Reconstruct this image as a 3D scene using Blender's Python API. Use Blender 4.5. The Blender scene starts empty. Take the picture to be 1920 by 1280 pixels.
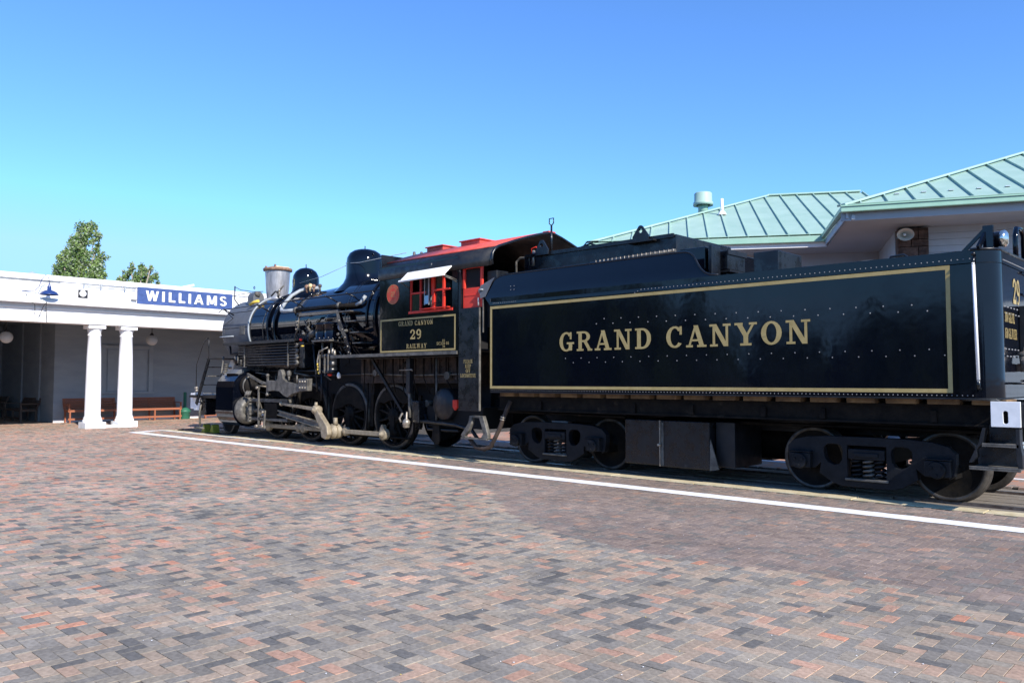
import bpy, math, random
import numpy as np
from mathutils import Vector, Matrix, noise as mnoise
from mathutils.geometry import tessellate_polygon
random.seed(7); RNG = np.random.default_rng(7)
S = bpy.context.scene
COL = S.collection
R = math.radians

# ------------------------------------------------------------------ camera, world, sun, exposure
CAM_H = 1.45
cam = bpy.data.cameras.new('camera'); camo = bpy.data.objects.new('camera', cam); COL.objects.link(camo)
cam.sensor_width = 36.0; cam.lens = 36.0 * 1500.0 / 1920.0
cam.clip_start = 0.05; cam.clip_end = 3000
camo.location = (0, 0, CAM_H)
camo.rotation_euler = (R(90 + 2.81), 0, R(43.5))
S.camera = camo

SUN = Vector((1.43, -0.34, 1.0)).normalized()
EL = math.asin(SUN.z); AZ = math.atan2(SUN.x, SUN.y)
w = bpy.data.worlds.new('World'); S.world = w; w.use_nodes = True
nt = w.node_tree; bg = nt.nodes['Background']
sky = nt.nodes.new('ShaderNodeTexSky'); sky.sky_type = 'NISHITA'; sky.sun_disc = False
sky.sun_elevation = EL; sky.sun_rotation = AZ
sky.altitude = 2000; sky.air_density = 1.0; sky.dust_density = 0.15; sky.ozone_density = 2.2
hs = nt.nodes.new('ShaderNodeMix'); hs.data_type = 'RGBA'; hs.blend_type = 'MULTIPLY'; hs.inputs[0].default_value = 1.0
hs.inputs[7].default_value = (.64, .98, 1.37, 1)
mn = nt.nodes.new('ShaderNodeVectorMath'); mn.operation = 'MINIMUM'; mn.inputs[1].default_value = (2.15, 4.05, 6.9)
nt.links.new(sky.outputs[0], hs.inputs[6]); nt.links.new(hs.outputs[2], mn.inputs[0]); nt.links.new(mn.outputs[0], bg.inputs[0])
bg.inputs[1].default_value = 0.15
sl = bpy.data.lights.new('sun', 'SUN'); sl.energy = 4.7; sl.angle = R(0.53); sl.color = (1.0, 0.93, 0.84)
so = bpy.data.objects.new('sun', sl); COL.objects.link(so)
so.rotation_euler = SUN.to_track_quat('Z', 'Y').to_euler()
so.location = SUN * 60
S.view_settings.view_transform = 'Standard'; S.view_settings.look = 'None'
S.view_settings.exposure = 0.55; S.view_settings.gamma = 1.0
try: S.view_settings.use_curve_mapping = False
except Exception: pass

# ------------------------------------------------------------------ materials
def mat(name, c1, c2=None, rough=0.6, metal=0.0, scale=6.0, bump=0.0, bscale=40.0, spec=0.5, rough2=None, attr=None,
        coat=0.0, stretch=None, stain=None, detail=4.0, lo=0.35, hi=0.65, bdist=0.01, emit=None, trans=0.0, c3=None, c3_amt=0.62, c3_scale=3.0):
    m = bpy.data.materials.new(name); m.use_nodes = True; n = m.node_tree; L = n.links
    b = n.nodes['Principled BSDF']
    b.inputs['Metallic'].default_value = metal; b.inputs['Roughness'].default_value = rough
    b.inputs['Specular IOR Level'].default_value = spec
    if coat: b.inputs['Coat Weight'].default_value = coat; b.inputs['Coat Roughness'].default_value = 0.04
    if trans: b.inputs['Transmission Weight'].default_value = trans
    tc = n.nodes.new('ShaderNodeTexCoord'); vec = tc.outputs['Object']
    if stretch:
        mp = n.nodes.new('ShaderNodeMapping'); mp.inputs['Scale'].default_value = stretch
        L.new(vec, mp.inputs[0]); vec = mp.outputs[0]
    def nz(s, d=4.0):
        t = n.nodes.new('ShaderNodeTexNoise'); t.inputs['Scale'].default_value = s; t.inputs['Detail'].default_value = d
        t.inputs['Roughness'].default_value = 0.6; L.new(vec, t.inputs['Vector']); return t.outputs['Fac']
    def ramp(f, a, bb, p0, p1):
        r = n.nodes.new('ShaderNodeValToRGB'); e = r.color_ramp.elements
        e[0].position = p0; e[1].position = p1; e[0].color = (*a, 1); e[1].color = (*bb, 1); L.new(f, r.inputs[0]); return r.outputs[0]
    if attr:
        a = n.nodes.new('ShaderNodeAttribute'); a.attribute_name = attr
        mx = n.nodes.new('ShaderNodeMix'); mx.data_type = 'RGBA'; mx.blend_type = 'MULTIPLY'; mx.inputs[0].default_value = 1.0
        L.new(a.outputs['Color'], mx.inputs[6]); L.new(ramp(nz(scale, detail), c1, c2 or c1, lo, hi), mx.inputs[7]); colr = mx.outputs[2]
    elif c2: colr = ramp(nz(scale, detail), c1, c2, lo, hi)
    else: colr = None
    if stain:
        g = n.nodes.new('ShaderNodeNewGeometry'); t = n.nodes.new('ShaderNodeTexNoise'); t.inputs['Scale'].default_value = stain[0]; t.inputs['Detail'].default_value = 7
        t.inputs['Roughness'].default_value = .62; L.new(g.outputs['Position'], t.inputs['Vector'])
        mx = n.nodes.new('ShaderNodeMix'); mx.data_type = 'RGBA'; mx.blend_type = 'MULTIPLY'; mx.inputs[0].default_value = 1.0
        L.new(colr, mx.inputs[6]); L.new(ramp(t.outputs['Fac'], (stain[1],) * 3, (stain[2],) * 3, .36, .64), mx.inputs[7]); colr = mx.outputs[2]
    if c3:
        mx = n.nodes.new('ShaderNodeMix'); mx.data_type = 'RGBA'
        f = ramp(nz(c3_scale, 8), (0, 0, 0), (1, 1, 1), c3_amt, c3_amt + 0.08); L.new(f, mx.inputs[0])
        if colr: L.new(colr, mx.inputs[6])
        else: mx.inputs[6].default_value = (*c1, 1)
        mx.inputs[7].default_value = (*c3, 1); colr = mx.outputs[2]
    if colr: L.new(colr, b.inputs['Base Color'])
    else: b.inputs['Base Color'].default_value = (*c1, 1)
    if rough2 is not None:
        r = n.nodes.new('ShaderNodeMapRange'); r.inputs[1].default_value = 0.35; r.inputs[2].default_value = 0.65
        r.inputs[3].default_value = rough; r.inputs[4].default_value = rough2
        L.new(nz(scale * 1.7, 5), r.inputs[0]); L.new(r.outputs[0], b.inputs['Roughness'])
    if bump:
        bp = n.nodes.new('ShaderNodeBump'); bp.inputs['Strength'].default_value = bump; bp.inputs['Distance'].default_value = bdist
        L.new(nz(bscale, 3), bp.inputs['Height']); L.new(bp.outputs[0], b.inputs['Normal'])
    if emit:
        b.inputs['Emission Color'].default_value = (*emit, 1); b.inputs['Emission Strength'].default_value = 1
    return m
M = {}
M['brick'] = mat('paver', (.72, .72, .72), (1.25, 1.25, 1.25), rough=.92, scale=34, attr='col', stain=(.9, .80, 1.08), bump=.35, bscale=160, bdist=.004, spec=.25, lo=.3, hi=.7)
M['joint'] = mat('joint_sand', (.05, .045, .038), (.12, .105, .085), rough=1, scale=30, spec=.1)
M['earth'] = mat('earth', (.20, .17, .13), (.30, .26, .20), rough=1, scale=.3, bump=.3, bscale=8)
M['timber'] = mat('weathered_timber', (.11, .092, .072), (.29, .25, .205), rough=.9, scale=5, stretch=(1, 14, 14), bump=.6, bscale=9, lo=.3, hi=.72)
M['tan'] = mat('tan_edge_concrete', (.46, .38, .22), (.62, .54, .36), rough=.9, scale=7, bump=.3, bscale=60)
M['line'] = mat('white_road_paint', (.78, .78, .77), (.93, .93, .92), rough=.7, scale=24, bump=.2, bscale=120, c3=(.42, .37, .34), c3_amt=.63, c3_scale=30)
M['ballast'] = mat('dark_trackbed', (.02, .018, .016), (.06, .052, .045), rough=1, scale=24, bump=.8, bscale=50)
M['rail'] = mat('rail_steel', (.13, .09, .07), (.25, .2, .17), rough=.5, metal=.6, scale=12)
M['railtop'] = mat('polished_rail', (.20, .19, .18), rough=.4, metal=.7)
M['gloss'] = mat('gloss_black_paint', (.0018, .0028, .0062), (.0028, .0040, .0085), rough=.05, rough2=.11, scale=1.6, bump=.05, bscale=1.9, bdist=.05, spec=.40)
M['gloss2'] = mat('worn_black_paint', (.003, .004, .007), (.009, .011, .014), rough=.18, rough2=.42, scale=4, bump=.08, bscale=14, bdist=.01, c3=(.035, .035, .035), c3_amt=.70, c3_scale=7)
M['satin'] = mat('satin_black', (.003, .004, .006), (.010, .011, .014), rough=.35, rough2=.6, scale=5, bump=.1, bscale=30)
M['grimy'] = mat('grimy_black', (.004, .004, .0045), (.015, .0125, .010), rough=.7, scale=6, bump=.35, bscale=35, spec=.15, c3=(.035, .027, .02), c3_amt=.64, c3_scale=5)
M['cast'] = mat('truck_casting', (.0045, .006, .0085), (.012, .0135, .0165), rough=.55, scale=6, bump=.3, bscale=35, spec=.22, c3=(.03, .022, .016), c3_amt=.66, c3_scale=6)
M['doorred'] = mat('bright_red_door', (.74, .05, .03), (.80, .065, .04), rough=.5, scale=4, spec=.3)
M['rusty'] = mat('rusty_firebox', (.02, .015, .013), (.07, .045, .032), rough=.85, scale=7, bump=.5, bscale=30, c3=(.12, .10, .085), c3_amt=.62, c3_scale=8)
M['smokebox'] = mat('graphite_smokebox', (.09, .097, .108), (.125, .133, .145), rough=.55, rough2=.7, scale=3, bump=.12, bscale=50)
M['graypipe'] = mat('grey_lagged_pipe', (.26, .29, .31), (.36, .39, .41), rough=.6, scale=9, bump=.2, bscale=30)
M['stack'] = mat('galvanised_stack', (.28, .28, .29), (.44, .44, .46), rough=.42, metal=.55, scale=5, stretch=(3, 3, .7), c3=(.30, .21, .14), c3_amt=.62, c3_scale=4)
M['rust'] = mat('rust', (.16, .085, .05), (.32, .20, .14), rough=.8, scale=14, bump=.4)
M['board'] = mat('raw_board', (.62, .46, .22), (.75, .58, .32), rough=.8, scale=9)
M['rod'] = mat('greased_steel', (.20, .168, .118), (.34, .29, .21), rough=.5, rough2=.7, metal=.15, scale=9, c3=(.14, .10, .07), c3_amt=.64, c3_scale=9)
M['castgrey'] = mat('greasy_grey_casting', (.065, .062, .056), (.17, .16, .14), rough=.5, rough2=.7, metal=.2, scale=8, bump=.25, bscale=30)
M['brass'] = mat('dull_metal_fitting', (.22, .20, .17), (.42, .38, .32), rough=.4, metal=.5, scale=14)
M['wheelrim'] = mat('wheel_tread_steel', (.045, .04, .036), (.12, .108, .095), rough=.42, metal=.5, scale=6)
M['gold'] = mat('gold_paint', (.36, .27, .10), (.43, .33, .135), rough=.5, scale=8)
M['red'] = mat('red_enamel', (.56, .032, .018), (.66, .045, .026), rough=.45, scale=4, spec=.3)
M['rooffade'] = mat('faded_red_roof', (.46, .055, .04), (.60, .095, .07), rough=.6, scale=5, c3=(.28, .07, .055), c3_amt=.64, c3_scale=4, bump=.1)
M['white'] = mat('white_paint', (.80, .80, .80), (.86, .86, .86), rough=.55, scale=4, bump=.06, bscale=40)
M['awning'] = mat('white_canvas', (.78, .77, .73), (.86, .85, .82), rough=.8, scale=7)
M['whiteworn'] = mat('worn_white_plate', (.72, .74, .75), (.86, .87, .88), rough=.5, scale=5, c3=(.30, .29, .27), c3_amt=.64, c3_scale=7)
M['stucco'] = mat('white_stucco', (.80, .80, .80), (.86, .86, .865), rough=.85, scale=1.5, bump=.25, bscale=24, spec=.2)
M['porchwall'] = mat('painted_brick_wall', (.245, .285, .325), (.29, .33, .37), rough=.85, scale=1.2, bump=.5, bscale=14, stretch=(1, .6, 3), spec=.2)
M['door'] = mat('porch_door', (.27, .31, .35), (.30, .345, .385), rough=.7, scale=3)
M['signblue'] = mat('blue_sign_board', (.030, .065, .20), (.045, .09, .26), rough=.6, scale=8, bump=.4, bscale=30)
M['lampblue'] = mat('blue_enamel', (.02, .045, .16), rough=.25, coat=.4)
M['globe'] = mat('opal_glass_globe', (.52, .53, .52), rough=.3)
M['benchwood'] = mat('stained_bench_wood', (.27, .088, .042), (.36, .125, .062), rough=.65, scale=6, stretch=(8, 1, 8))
M['green'] = mat('green_plastic', (.02, .12, .075), (.03, .16, .10), rough=.5, scale=5)
M['roofgreen'] = mat('pale_green_metal_roof', (.30, .45, .375), (.355, .505, .43), rough=.45, scale=1.5, bump=.03, bscale=3, spec=.5)
M['trimgreen'] = mat('green_gutter', (.26, .46, .36), (.30, .50, .40), rough=.4, scale=3)
M['siding'] = mat('pale_grey_siding', (.39, .46, .52), (.44, .51, .57), rough=.8, scale=2)
M['soffit'] = mat('grey_soffit', (.30, .345, .385), (.35, .395, .435), rough=.8, scale=.8)
M['benchshade'] = mat('shaded_bench_wood', (.07, .045, .035), (.12, .075, .055), rough=.5, scale=6, stretch=(8, 1, 8))  # same bench wood, with the deep porch shade put into its colour
M['stone'] = mat('brown_stone', (.045, .028, .022), (.13, .085, .065), rough=.9, scale=7, bump=.8, bscale=12)
M['horn'] = mat('beige_horn_plastic', (.50, .49, .42), (.56, .55, .48), rough=.5, scale=4)
M['leaf'] = mat('poplar_leaves', (.07, .135, .028), (.17, .25, .06), rough=.55, attr=None, scale=1.6, lo=.38, hi=.62)
M['leaf2'] = mat('poplar_leaf_undersides', (.20, .24, .15), (.31, .35, .25), rough=.6, scale=2)
M['bark'] = mat('pale_bark', (.20, .17, .13), (.34, .30, .25), rough=.9, scale=8)
M['woods'] = mat('dark_pines', (.012, .03, .012), (.035, .065, .022), rough=.9, scale=.4)
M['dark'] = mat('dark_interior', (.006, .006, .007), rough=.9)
M['glass'] = mat('window_glass', (.012, .018, .02), rough=.03, spec=.8)
M['chalk'] = mat('yellow_green_plastic', (.26, .25, .02), (.36, .35, .04), rough=.6, scale=12)
M['lens'] = mat('chrome_lamp', (.72, .70, .62), rough=.12, metal=.95)
M['yellowtag'] = mat('yellow_tag', (.72, .52, .08), rough=.6)
M['rivet'] = mat('rivet_heads', (.16, .165, .18), rough=.3, spec=.7)
M['bluepaper'] = mat('pale_blue_card', (.25, .50, .66), rough=.5)
M['woodblock'] = mat('oak_blocking', (.10, .06, .03), (.24, .15, .07), rough=.85, scale=6)
M['farwall'] = mat('cream_wall', (.42, .40, .36), (.46, .44, .40), rough=.85, scale=1)

# ------------------------------------------------------------------ mesh builder
class MB:
    def __init__(s): s.v = []; s.f = []; s.sm = []; s.mi = []; s.cur = 0
    def add(s, vs, fs, smooth=False):
        o = len(s.v); s.v += [tuple(v) for v in vs]
        for f in fs: s.f.append([i + o for i in f]); s.sm.append(smooth); s.mi.append(s.cur)
        return s
    def box(s, x0, x1, y0, y1, z0, z1):
        x0, x1 = min(x0, x1), max(x0, x1); y0, y1 = min(y0, y1), max(y0, y1); z0, z1 = min(z0, z1), max(z0, z1)
        v = [(x0, y0, z0), (x1, y0, z0), (x1, y1, z0), (x0, y1, z0), (x0, y0, z1), (x1, y0, z1), (x1, y1, z1), (x0, y1, z1)]
        return s.add(v, [(0, 3, 2, 1), (4, 5, 6, 7), (0, 1, 5, 4), (1, 2, 6, 5), (2, 3, 7, 6), (3, 0, 4, 7)])
    def obox(s, p0, p1, w, h, up=(0, 0, 1), w1=None, h1=None):
        # bar from p0 to p1, w across, h along up
        p0 = Vector(p0); p1 = Vector(p1); d = (p1 - p0).normalized(); u = Vector(up)
        sd = d.cross(u).normalized(); u = sd.cross(d).normalized(); w1 = w if w1 is None else w1; h1 = h if h1 is None else h1
        v = []
        for p, a, b in ((p0, w, h), (p1, w1, h1)):
            for i, j in ((-1, -1), (1, -1), (1, 1), (-1, 1)): v.append(p + sd * a * .5 * i + u * b * .5 * j)
        return s.add(v, [(0, 1, 2, 3), (7, 6, 5, 4), (0, 4, 5, 1), (1, 5, 6, 2), (2, 6, 7, 3), (3, 7, 4, 0)])
    def lathe(s, o, axis, prof, n=24, smooth=True, a0=0, a1=2 * math.pi):
        o = Vector(o); ax = Vector(axis).normalized()
        t = Vector((1, 0, 0)) if abs(ax.x) < .9 else Vector((0, 1, 0))
        e1 = (t - ax * t.dot(ax)).normalized(); e2 = ax.cross(e1)
        full = abs(a1 - a0 - 2 * math.pi) < 1e-4; m = n if full else n + 1; v = []; f = []
        for (r, h) in prof:
            for k in range(m):
                a = a0 + (a1 - a0) * k / n; v.append(o + ax * h + (e1 * math.cos(a) + e2 * math.sin(a)) * r)
        for i in range(len(prof) - 1):
            for k in range(n):
                k2 = (k + 1) % m; f.append((i * m + k, i * m + k2, (i + 1) * m + k2, (i + 1) * m + k))
        return s.add(v, f, smooth)
    def cyl(s, p0, p1, r0, r1=None, n=16, smooth=True):
        p0 = Vector(p0); p1 = Vector(p1); r1 = r0 if r1 is None else r1; L = (p1 - p0).length
        s.lathe(p0, p1 - p0, [(r0, 0), (r1, L)], n, smooth)
        for p, r in ((p0, r0), (p1, r1)):
            if r > 1e-4: s.lathe(p, p1 - p0, [(r, 0), (1e-5, 0)], n, False)
        return s
    def tube(s, pts, r, n=8):
        pts = [Vector(p) for p in pts]; v = []; f = []; ref = None
        for i, p in enumerate(pts):
            d = (pts[min(i + 1, len(pts) - 1)] - pts[max(i - 1, 0)]).normalized()
            if ref is None:
                ref = Vector((0, 0, 1)) if abs(d.z) < .8 else Vector((1, 0, 0))
            e1 = (ref - d * ref.dot(d)).normalized(); ref = e1; e2 = d.cross(e1)
            for k in range(n):
                a = 2 * math.pi * k / n; v.append(p + (e1 * math.cos(a) + e2 * math.sin(a)) * r)
        for i in range(len(pts) - 1):
            for k in range(n): k2 = (k + 1) % n; f.append((i * n + k, i * n + k2, (i + 1) * n + k2, (i + 1) * n + k))
        s.add(v, f, True)
        o = len(pts) - 1
        s.add(v[:n], [tuple(range(n))[::-1]]); s.add(v[o * n:], [tuple(range(n))])
        return s
    def prism(s, poly, y0, y1, plane='XZ', holes=(), smooth=False):
        def P(p, d):
            return {'XZ': (p[0], d, p[1]), 'YZ': (d, p[0], p[1]), 'XY': (p[0], p[1], d)}[plane]
        loops = [list(poly)] + [list(h) for h in holes]
        tris = tessellate_polygon([[Vector((p[0], p[1], 0)) for p in l] for l in loops])
        flat = [p for l in loops for p in l]; n = len(flat)
        v = [P(p, y0) for p in flat] + [P(p, y1) for p in flat]
        f = [tuple(t) for t in tris] + [tuple(i + n for i in t)[::-1] for t in tris]
        s.add(v, f)
        o = 0
        for l in loops:
            m = len(l); vv = [P(p, y0) for p in l] + [P(p, y1) for p in l]
            s.add(vv, [(k, (k + 1) % m, (k + 1) % m + m, k + m) for k in range(m)], smooth)
        return s
    def sphere(s, c, r, n=14, m=8, sq=(1, 1, 1)):
        v = []; f = []
        for i in range(m + 1):
            t = math.pi * i / m
            for k in range(n):
                a = 2 * math.pi * k / n
                v.append((c[0] + r * sq[0] * math.sin(t) * math.cos(a), c[1] + r * sq[1] * math.sin(t) * math.sin(a), c[2] + r * sq[2] * math.cos(t)))
        for i in range(m):
            for k in range(n): k2 = (k + 1) % n; f.append((i * n + k, i * n + k2, (i + 1) * n + k2, (i + 1) * n + k))
        return s.add(v, f, True)
    def islands(s):
        par = list(range(len(s.v)))
        def find(a):
            while par[a] != a: par[a] = par[par[a]]; a = par[a]
            return a
        key = {}
        for i, v in enumerate(s.v):
            k = (round(v[0], 4), round(v[1], 4), round(v[2], 4))
            if k in key: par[find(i)] = find(key[k])
            else: key[k] = i
        for f in s.f:
            for q in f[1:]: par[find(q)] = find(f[0])
        g = {}
        for n, f in enumerate(s.f): g.setdefault(find(f[0]), []).append(n)
        out = []
        for fl in g.values():
            m = MB(); mp = {}
            for n in fl:
                ff = []
                for q in s.f[n]:
                    if q not in mp: mp[q] = len(m.v); m.v.append(s.v[q])
                    ff.append(mp[q])
                m.f.append(ff); m.sm.append(s.sm[n]); m.mi.append(s.mi[n])
            out.append(m)
        return out
    def split(s, name, m, parent=None, **k):
        return [i.build(name, m, parent, **k) for i in s.islands()]
    def build(s, name, m, parent=None, bevel=0, kind=None, label=None, fix=True):
        me = bpy.data.meshes.new(name); off = Vector(parent['_o']) if parent is not None and '_o' in parent else Vector((0, 0, 0))
        me.from_pydata([(v[0] - off.x, v[1] - off.y, v[2] - off.z) for v in s.v], [], s.f)
        me.polygons.foreach_set('use_smooth', s.sm)
        ms = m if isinstance(m, (list, tuple)) else [m]
        for k in ms: me.materials.append(M[k] if isinstance(k, str) else k)
        if len(ms) > 1: me.polygons.foreach_set('material_index', s.mi)
        if fix:
            import bmesh
            b = bmesh.new(); b.from_mesh(me); bmesh.ops.remove_doubles(b, verts=b.verts, dist=1e-5)
            bmesh.ops.recalc_face_normals(b, faces=b.faces); b.to_mesh(me); b.free()
        me.update()
        o = bpy.data.objects.new(name, me); COL.objects.link(o)
        if parent is not None: o.parent = parent; o['_o'] = tuple(off)
        if bevel:
            bm = o.modifiers.new('bevel', 'BEVEL'); bm.width = bevel; bm.segments = 2; bm.limit_method = 'ANGLE'; bm.angle_limit = R(38)
        if kind: o['kind'] = kind
        if label: o['label'] = label
        return o
def thing(name, loc, label, cat, group=None):
    o = bpy.data.objects.new(name, None); COL.objects.link(o); o.location = loc; o['_o'] = tuple(loc)
    o['label'] = label; o['category'] = cat
    if group: o['group'] = group
    o.empty_display_size = .2
    return o
def tag(o, label, cat, group=None):
    o['label'] = label; o['category'] = cat
    if group: o['group'] = group
    return o
def arcpts(cx, cy, r, a0, a1, n, ry=None):
    ry = r if ry is None else ry
    return [(cx + r * math.cos(R(a0 + (a1 - a0) * i / n)), cy + ry * math.sin(R(a0 + (a1 - a0) * i / n))) for i in range(n + 1)]

# ------------------------------------------------------------------ lettering (own slab-serif and sans outlines)
def _r(x0, x1, y0, y1): return [(x0, y0), (x1, y0), (x1, y1), (x0, y1)]
def _d(x0, y0, x1, y1, wd): return [(x0, y0), (x0 + wd, y0), (x1 + wd, y1), (x1, y1)]
def _a(cx, cy, ro, so, ri, si, a0, a1, n=14):
    out = []
    for i in range(n):
        t0 = R(a0 + (a1 - a0) * i / n); t1 = R(a0 + (a1 - a0) * (i + 1) / n)
        out.append([(cx + ro * math.cos(t0), cy + so * math.sin(t0)), (cx + ro * math.cos(t1), cy + so * math.sin(t1)),
                    (cx + ri * math.cos(t1), cy + si * math.sin(t1)), (cx + ri * math.cos(t0), cy + si * math.sin(t0))])
    return out
SLAB = {
 'I': (.50, [_r(.15, .35, 0, 1), _r(.04, .46, 0, .1), _r(.04, .46, .9, 1)]),
 'G': (.93, _a(.45, .5, .42, .51, .21, .41, 42, 335) + [_r(.66, .77, .62, .99), _r(.60, .80, .04, .45), _r(.48, .92, .37, .47)]),
 'C': (.86, _a(.45, .5, .42, .51, .21, .41, 40, 322) + [_r(.68, .79, .60, .99)]),
 'O': (.90, _a(.45, .5, .42, .51, .21, .41, 0, 360, 20)),
 'R': (.94, [_r(.12, .32, 0, 1), _r(.02, .42, 0, .1), _r(.02, .44, .9, 1), _r(.30, .46, .45, .55), _d(.68, .04, .40, .50, .2), _r(.66, .93, 0, .1)] + _a(.44, .725, .36, .275, .16, .175, -90, 90)),
 'A': (.96, [_d(.10, .06, .40, 1, .10), _d(.63, .06, .35, 1, .21), _r(.24, .68, .27, .36), _r(0, .32, 0, .1), _r(.52, .95, 0, .1)]),
 'N': (.98, [_r(.14, .25, 0, 1), _r(.72, .83, 0, 1), _d(.63, 0, .10, 1, .21), _r(.02, .37, 0, .1), _r(0, .32, .9, 1), _r(.60, .95, .9, 1)]),
 'D': (.90, [_r(.12, .32, 0, 1), _r(.02, .42, 0, .1), _r(.02, .42, .9, 1)] + _a(.40, .5, .45, .5, .24, .4, -90, 90)),
 'Y': (.96, [_r(.38, .58, 0, .46), _d(.38, .40, .06, 1, .22), _d(.46, .42, .78, 1, .11), _r(.24, .72, 0, .1), _r(0, .36, .9, 1), _r(.62, .96, .9, 1)]),
 'L': (.80, [_r(.12, .32, 0, 1), _r(.02, .76, 0, .1), _r(.02, .46, .9, 1), _r(.66, .76, .08, .34)]),
 'E': (.80, [_r(.12, .32, 0, 1), _r(.02, .74, 0, .1), _r(.02, .72, .9, 1), _r(.66, .76, .0, .3), _r(.62, .72, .7, 1), _r(.3, .56, .46, .55), _r(.50, .58, .36, .65)]),
 'F': (.76, [_r(.12, .32, 0, 1), _r(.02, .46, 0, .1), _r(.02, .72, .9, 1), _r(.62, .72, .68, 1), _r(.3, .56, .46, .55), _r(.50, .58, .36, .65)]),
 'P': (.82, [_r(.12, .32, 0, 1), _r(.02, .46, 0, .1), _r(.02, .44, .9, 1), _r(.3, .44, .42, .52)] + _a(.42, .71, .38, .29, .18, .19, -90, 90)),
 'S': (.74, _a(.36, .735, .32, .275, .14, .175, 25, 270) + _a(.38, .275, .32, .285, .13, .18, 90, -155) + [_r(.58, .67, .66, 1), _r(.04, .13, 0, .36)]),
 'K': (.94, [_r(.12, .32, 0, 1), _r(.02, .42, 0, .1), _r(.02, .42, .9, 1), _d(.30, .38, .66, 1, .12), _d(.64, 0, .36, .55, .2), _r(.56, .92, 0, .1), _r(.56, .86, .9, 1)]),
 'W': (1.30, [_d(.30, 0, .08, 1, .2), _d(.34, 0, .56, 1, .1), _d(.80, 0, .56, 1, .2), _d(.86, 0, 1.08, 1, .1), _r(0, .36, .9, 1), _r(.46, .82, .9, 1), _r(.96, 1.26, .9, 1)]),
 'M': (1.14, [_r(.12, .23, 0, 1), _r(.84, 1.04, 0, 1), _d(.44, .05, .12, 1, .19), _d(.50, .05, .84, 1, .1), _r(.02, .34, 0, .1), _r(.74, 1.12, 0, .1), _r(.02, .3, .9, 1), _r(.84, 1.12, .9, 1)]),
 'T': (.84, [_r(.32, .52, 0, 1), _r(.18, .66, 0, .1), _r(.04, .80, .9, 1), _r(.04, .13, .66, 1), _r(.71, .80, .66, 1)]),
 'V': (.94, [_d(.36, 0, .08, 1, .2), _d(.44, 0, .76, 1, .1), _r(0, .36, .9, 1), _r(.62, .94, .9, 1)]),
 '-': (.4, [_r(.05, .35, .40, .52)]), '.': (.26, [_r(.05, .2, 0, .15)]),
 '0': (.72, _a(.36, .5, .33, .51, .14, .40, 0, 360, 18)),
 '1': (.5, [_r(.18, .36, 0, 1), _r(.05, .48, 0, .1), _r(.05, .3, .8, .9)]),
 '2': (.76, _a(.36, .70, .34, .31, .14, .19, 190, -38) + [_d(.04, .12, .46, .56, .2), _r(.03, .72, 0, .17), _r(.62, .72, 0, .3)]),
 '3': (.74, _a(.34, .74, .33, .27, .13, .17, 160, -90) + _a(.34, .28, .36, .29, .15, .18, 90, -160)),
 '4': (.78, [_r(.44, .62, 0, 1), _r(.04, .74, .24, .34), _d(.04, .3, .46, 1, .1)]),
 '5': (.74, [_r(.12, .64, .87, 1), _r(.12, .22, .5, .95)] + _a(.33, .32, .37, .33, .17, .22, 120, -160)),
 '7': (.72, [_r(.06, .68, .86, 1), _d(.2, 0, .52, .88, .16)]),
 '8': (.76, _a(.38, .76, .3, .25, .12, .15, 0, 360) + _a(.38, .27, .35, .28, .15, .17, 0, 360)),
 '9': (.76, _a(.37, .68, .34, .33, .14, .2, 0, 360, 18) + _a(.33, .46, .38, .47, .2, .36, 40, -120)),
}
SANS = {
 'W': (1.20, [_d(.24, 0, .0, 1, .21), _d(.24, 0, .46, 1, .2), _d(.70, 0, .46, 1, .21), _d(.72, 0, .96, 1, .2)]),
 'I': (.40, [_r(.06, .29, 0, 1)]),
 'L': (.72, [_r(.06, .29, 0, 1), _r(.06, .66, 0, .2)]),
 'A': (.98, [_d(.0, 0, .35, 1, .21), _d(.68, 0, .36, 1, .21), _r(.2, .7, .2, .36)]),
 'M': (1.10, [_r(.05, .27, 0, 1), _r(.81, 1.03, 0, 1), _d(.42, .1, .12, 1, .2), _d(.46, .1, .76, 1, .2)]),
 'S': (.78, _a(.37, .735, .33, .275, .12, .12, 20, 270) + _a(.37, .28, .34, .29, .13, .125, 90, -160)),
 'G': (.86, _a(.43, .5, .40, .5, .2, .32, 45, 330) + [_r(.45, .83, .36, .52)]),
 'C': (.8, _a(.43, .5, .40, .5, .2, .32, 45, 315)),
 'R': (.8, [_r(.06, .27, 0, 1), _r(.2, .42, .84, 1), _r(.2, .42, .42, .56), _d(.52, 0, .32, .5, .22)] + _a(.42, .71, .31, .29, .12, .15, -90, 90)),
}
def text_width(t, f=SLAB, gap=.10): return sum((f[c][0] + gap) if c != ' ' else .55 for c in t) - gap
def text(mb, t, o, u, v, n, h, width=None, f=SLAB, gap=.10, depth=0.0):
    o = Vector(o); u = Vector(u); v = Vector(v); n = Vector(n); W = text_width(t, f, gap)
    sx = h if width is None else width / W; x = 0; k = 0
    for c in t:
        if c == ' ': x += .55; continue
        wd, polys = f[c]
        for p in polys:
            k += 1; e = n * (.00025 * (k % 12))
            q = [o + u * ((x + a) * sx) + v * (b * h) + e + n * depth for a, b in p]
            mb.add(q, [tuple(range(len(q)))])
            if depth:
                q2 = [a - n * depth for a in q]; m = len(q); mb.add(q + q2, [(i, (i + 1) % m, (i + 1) % m + m, i + m) for i in range(m)])
        x += wd + gap
    return mb
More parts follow.
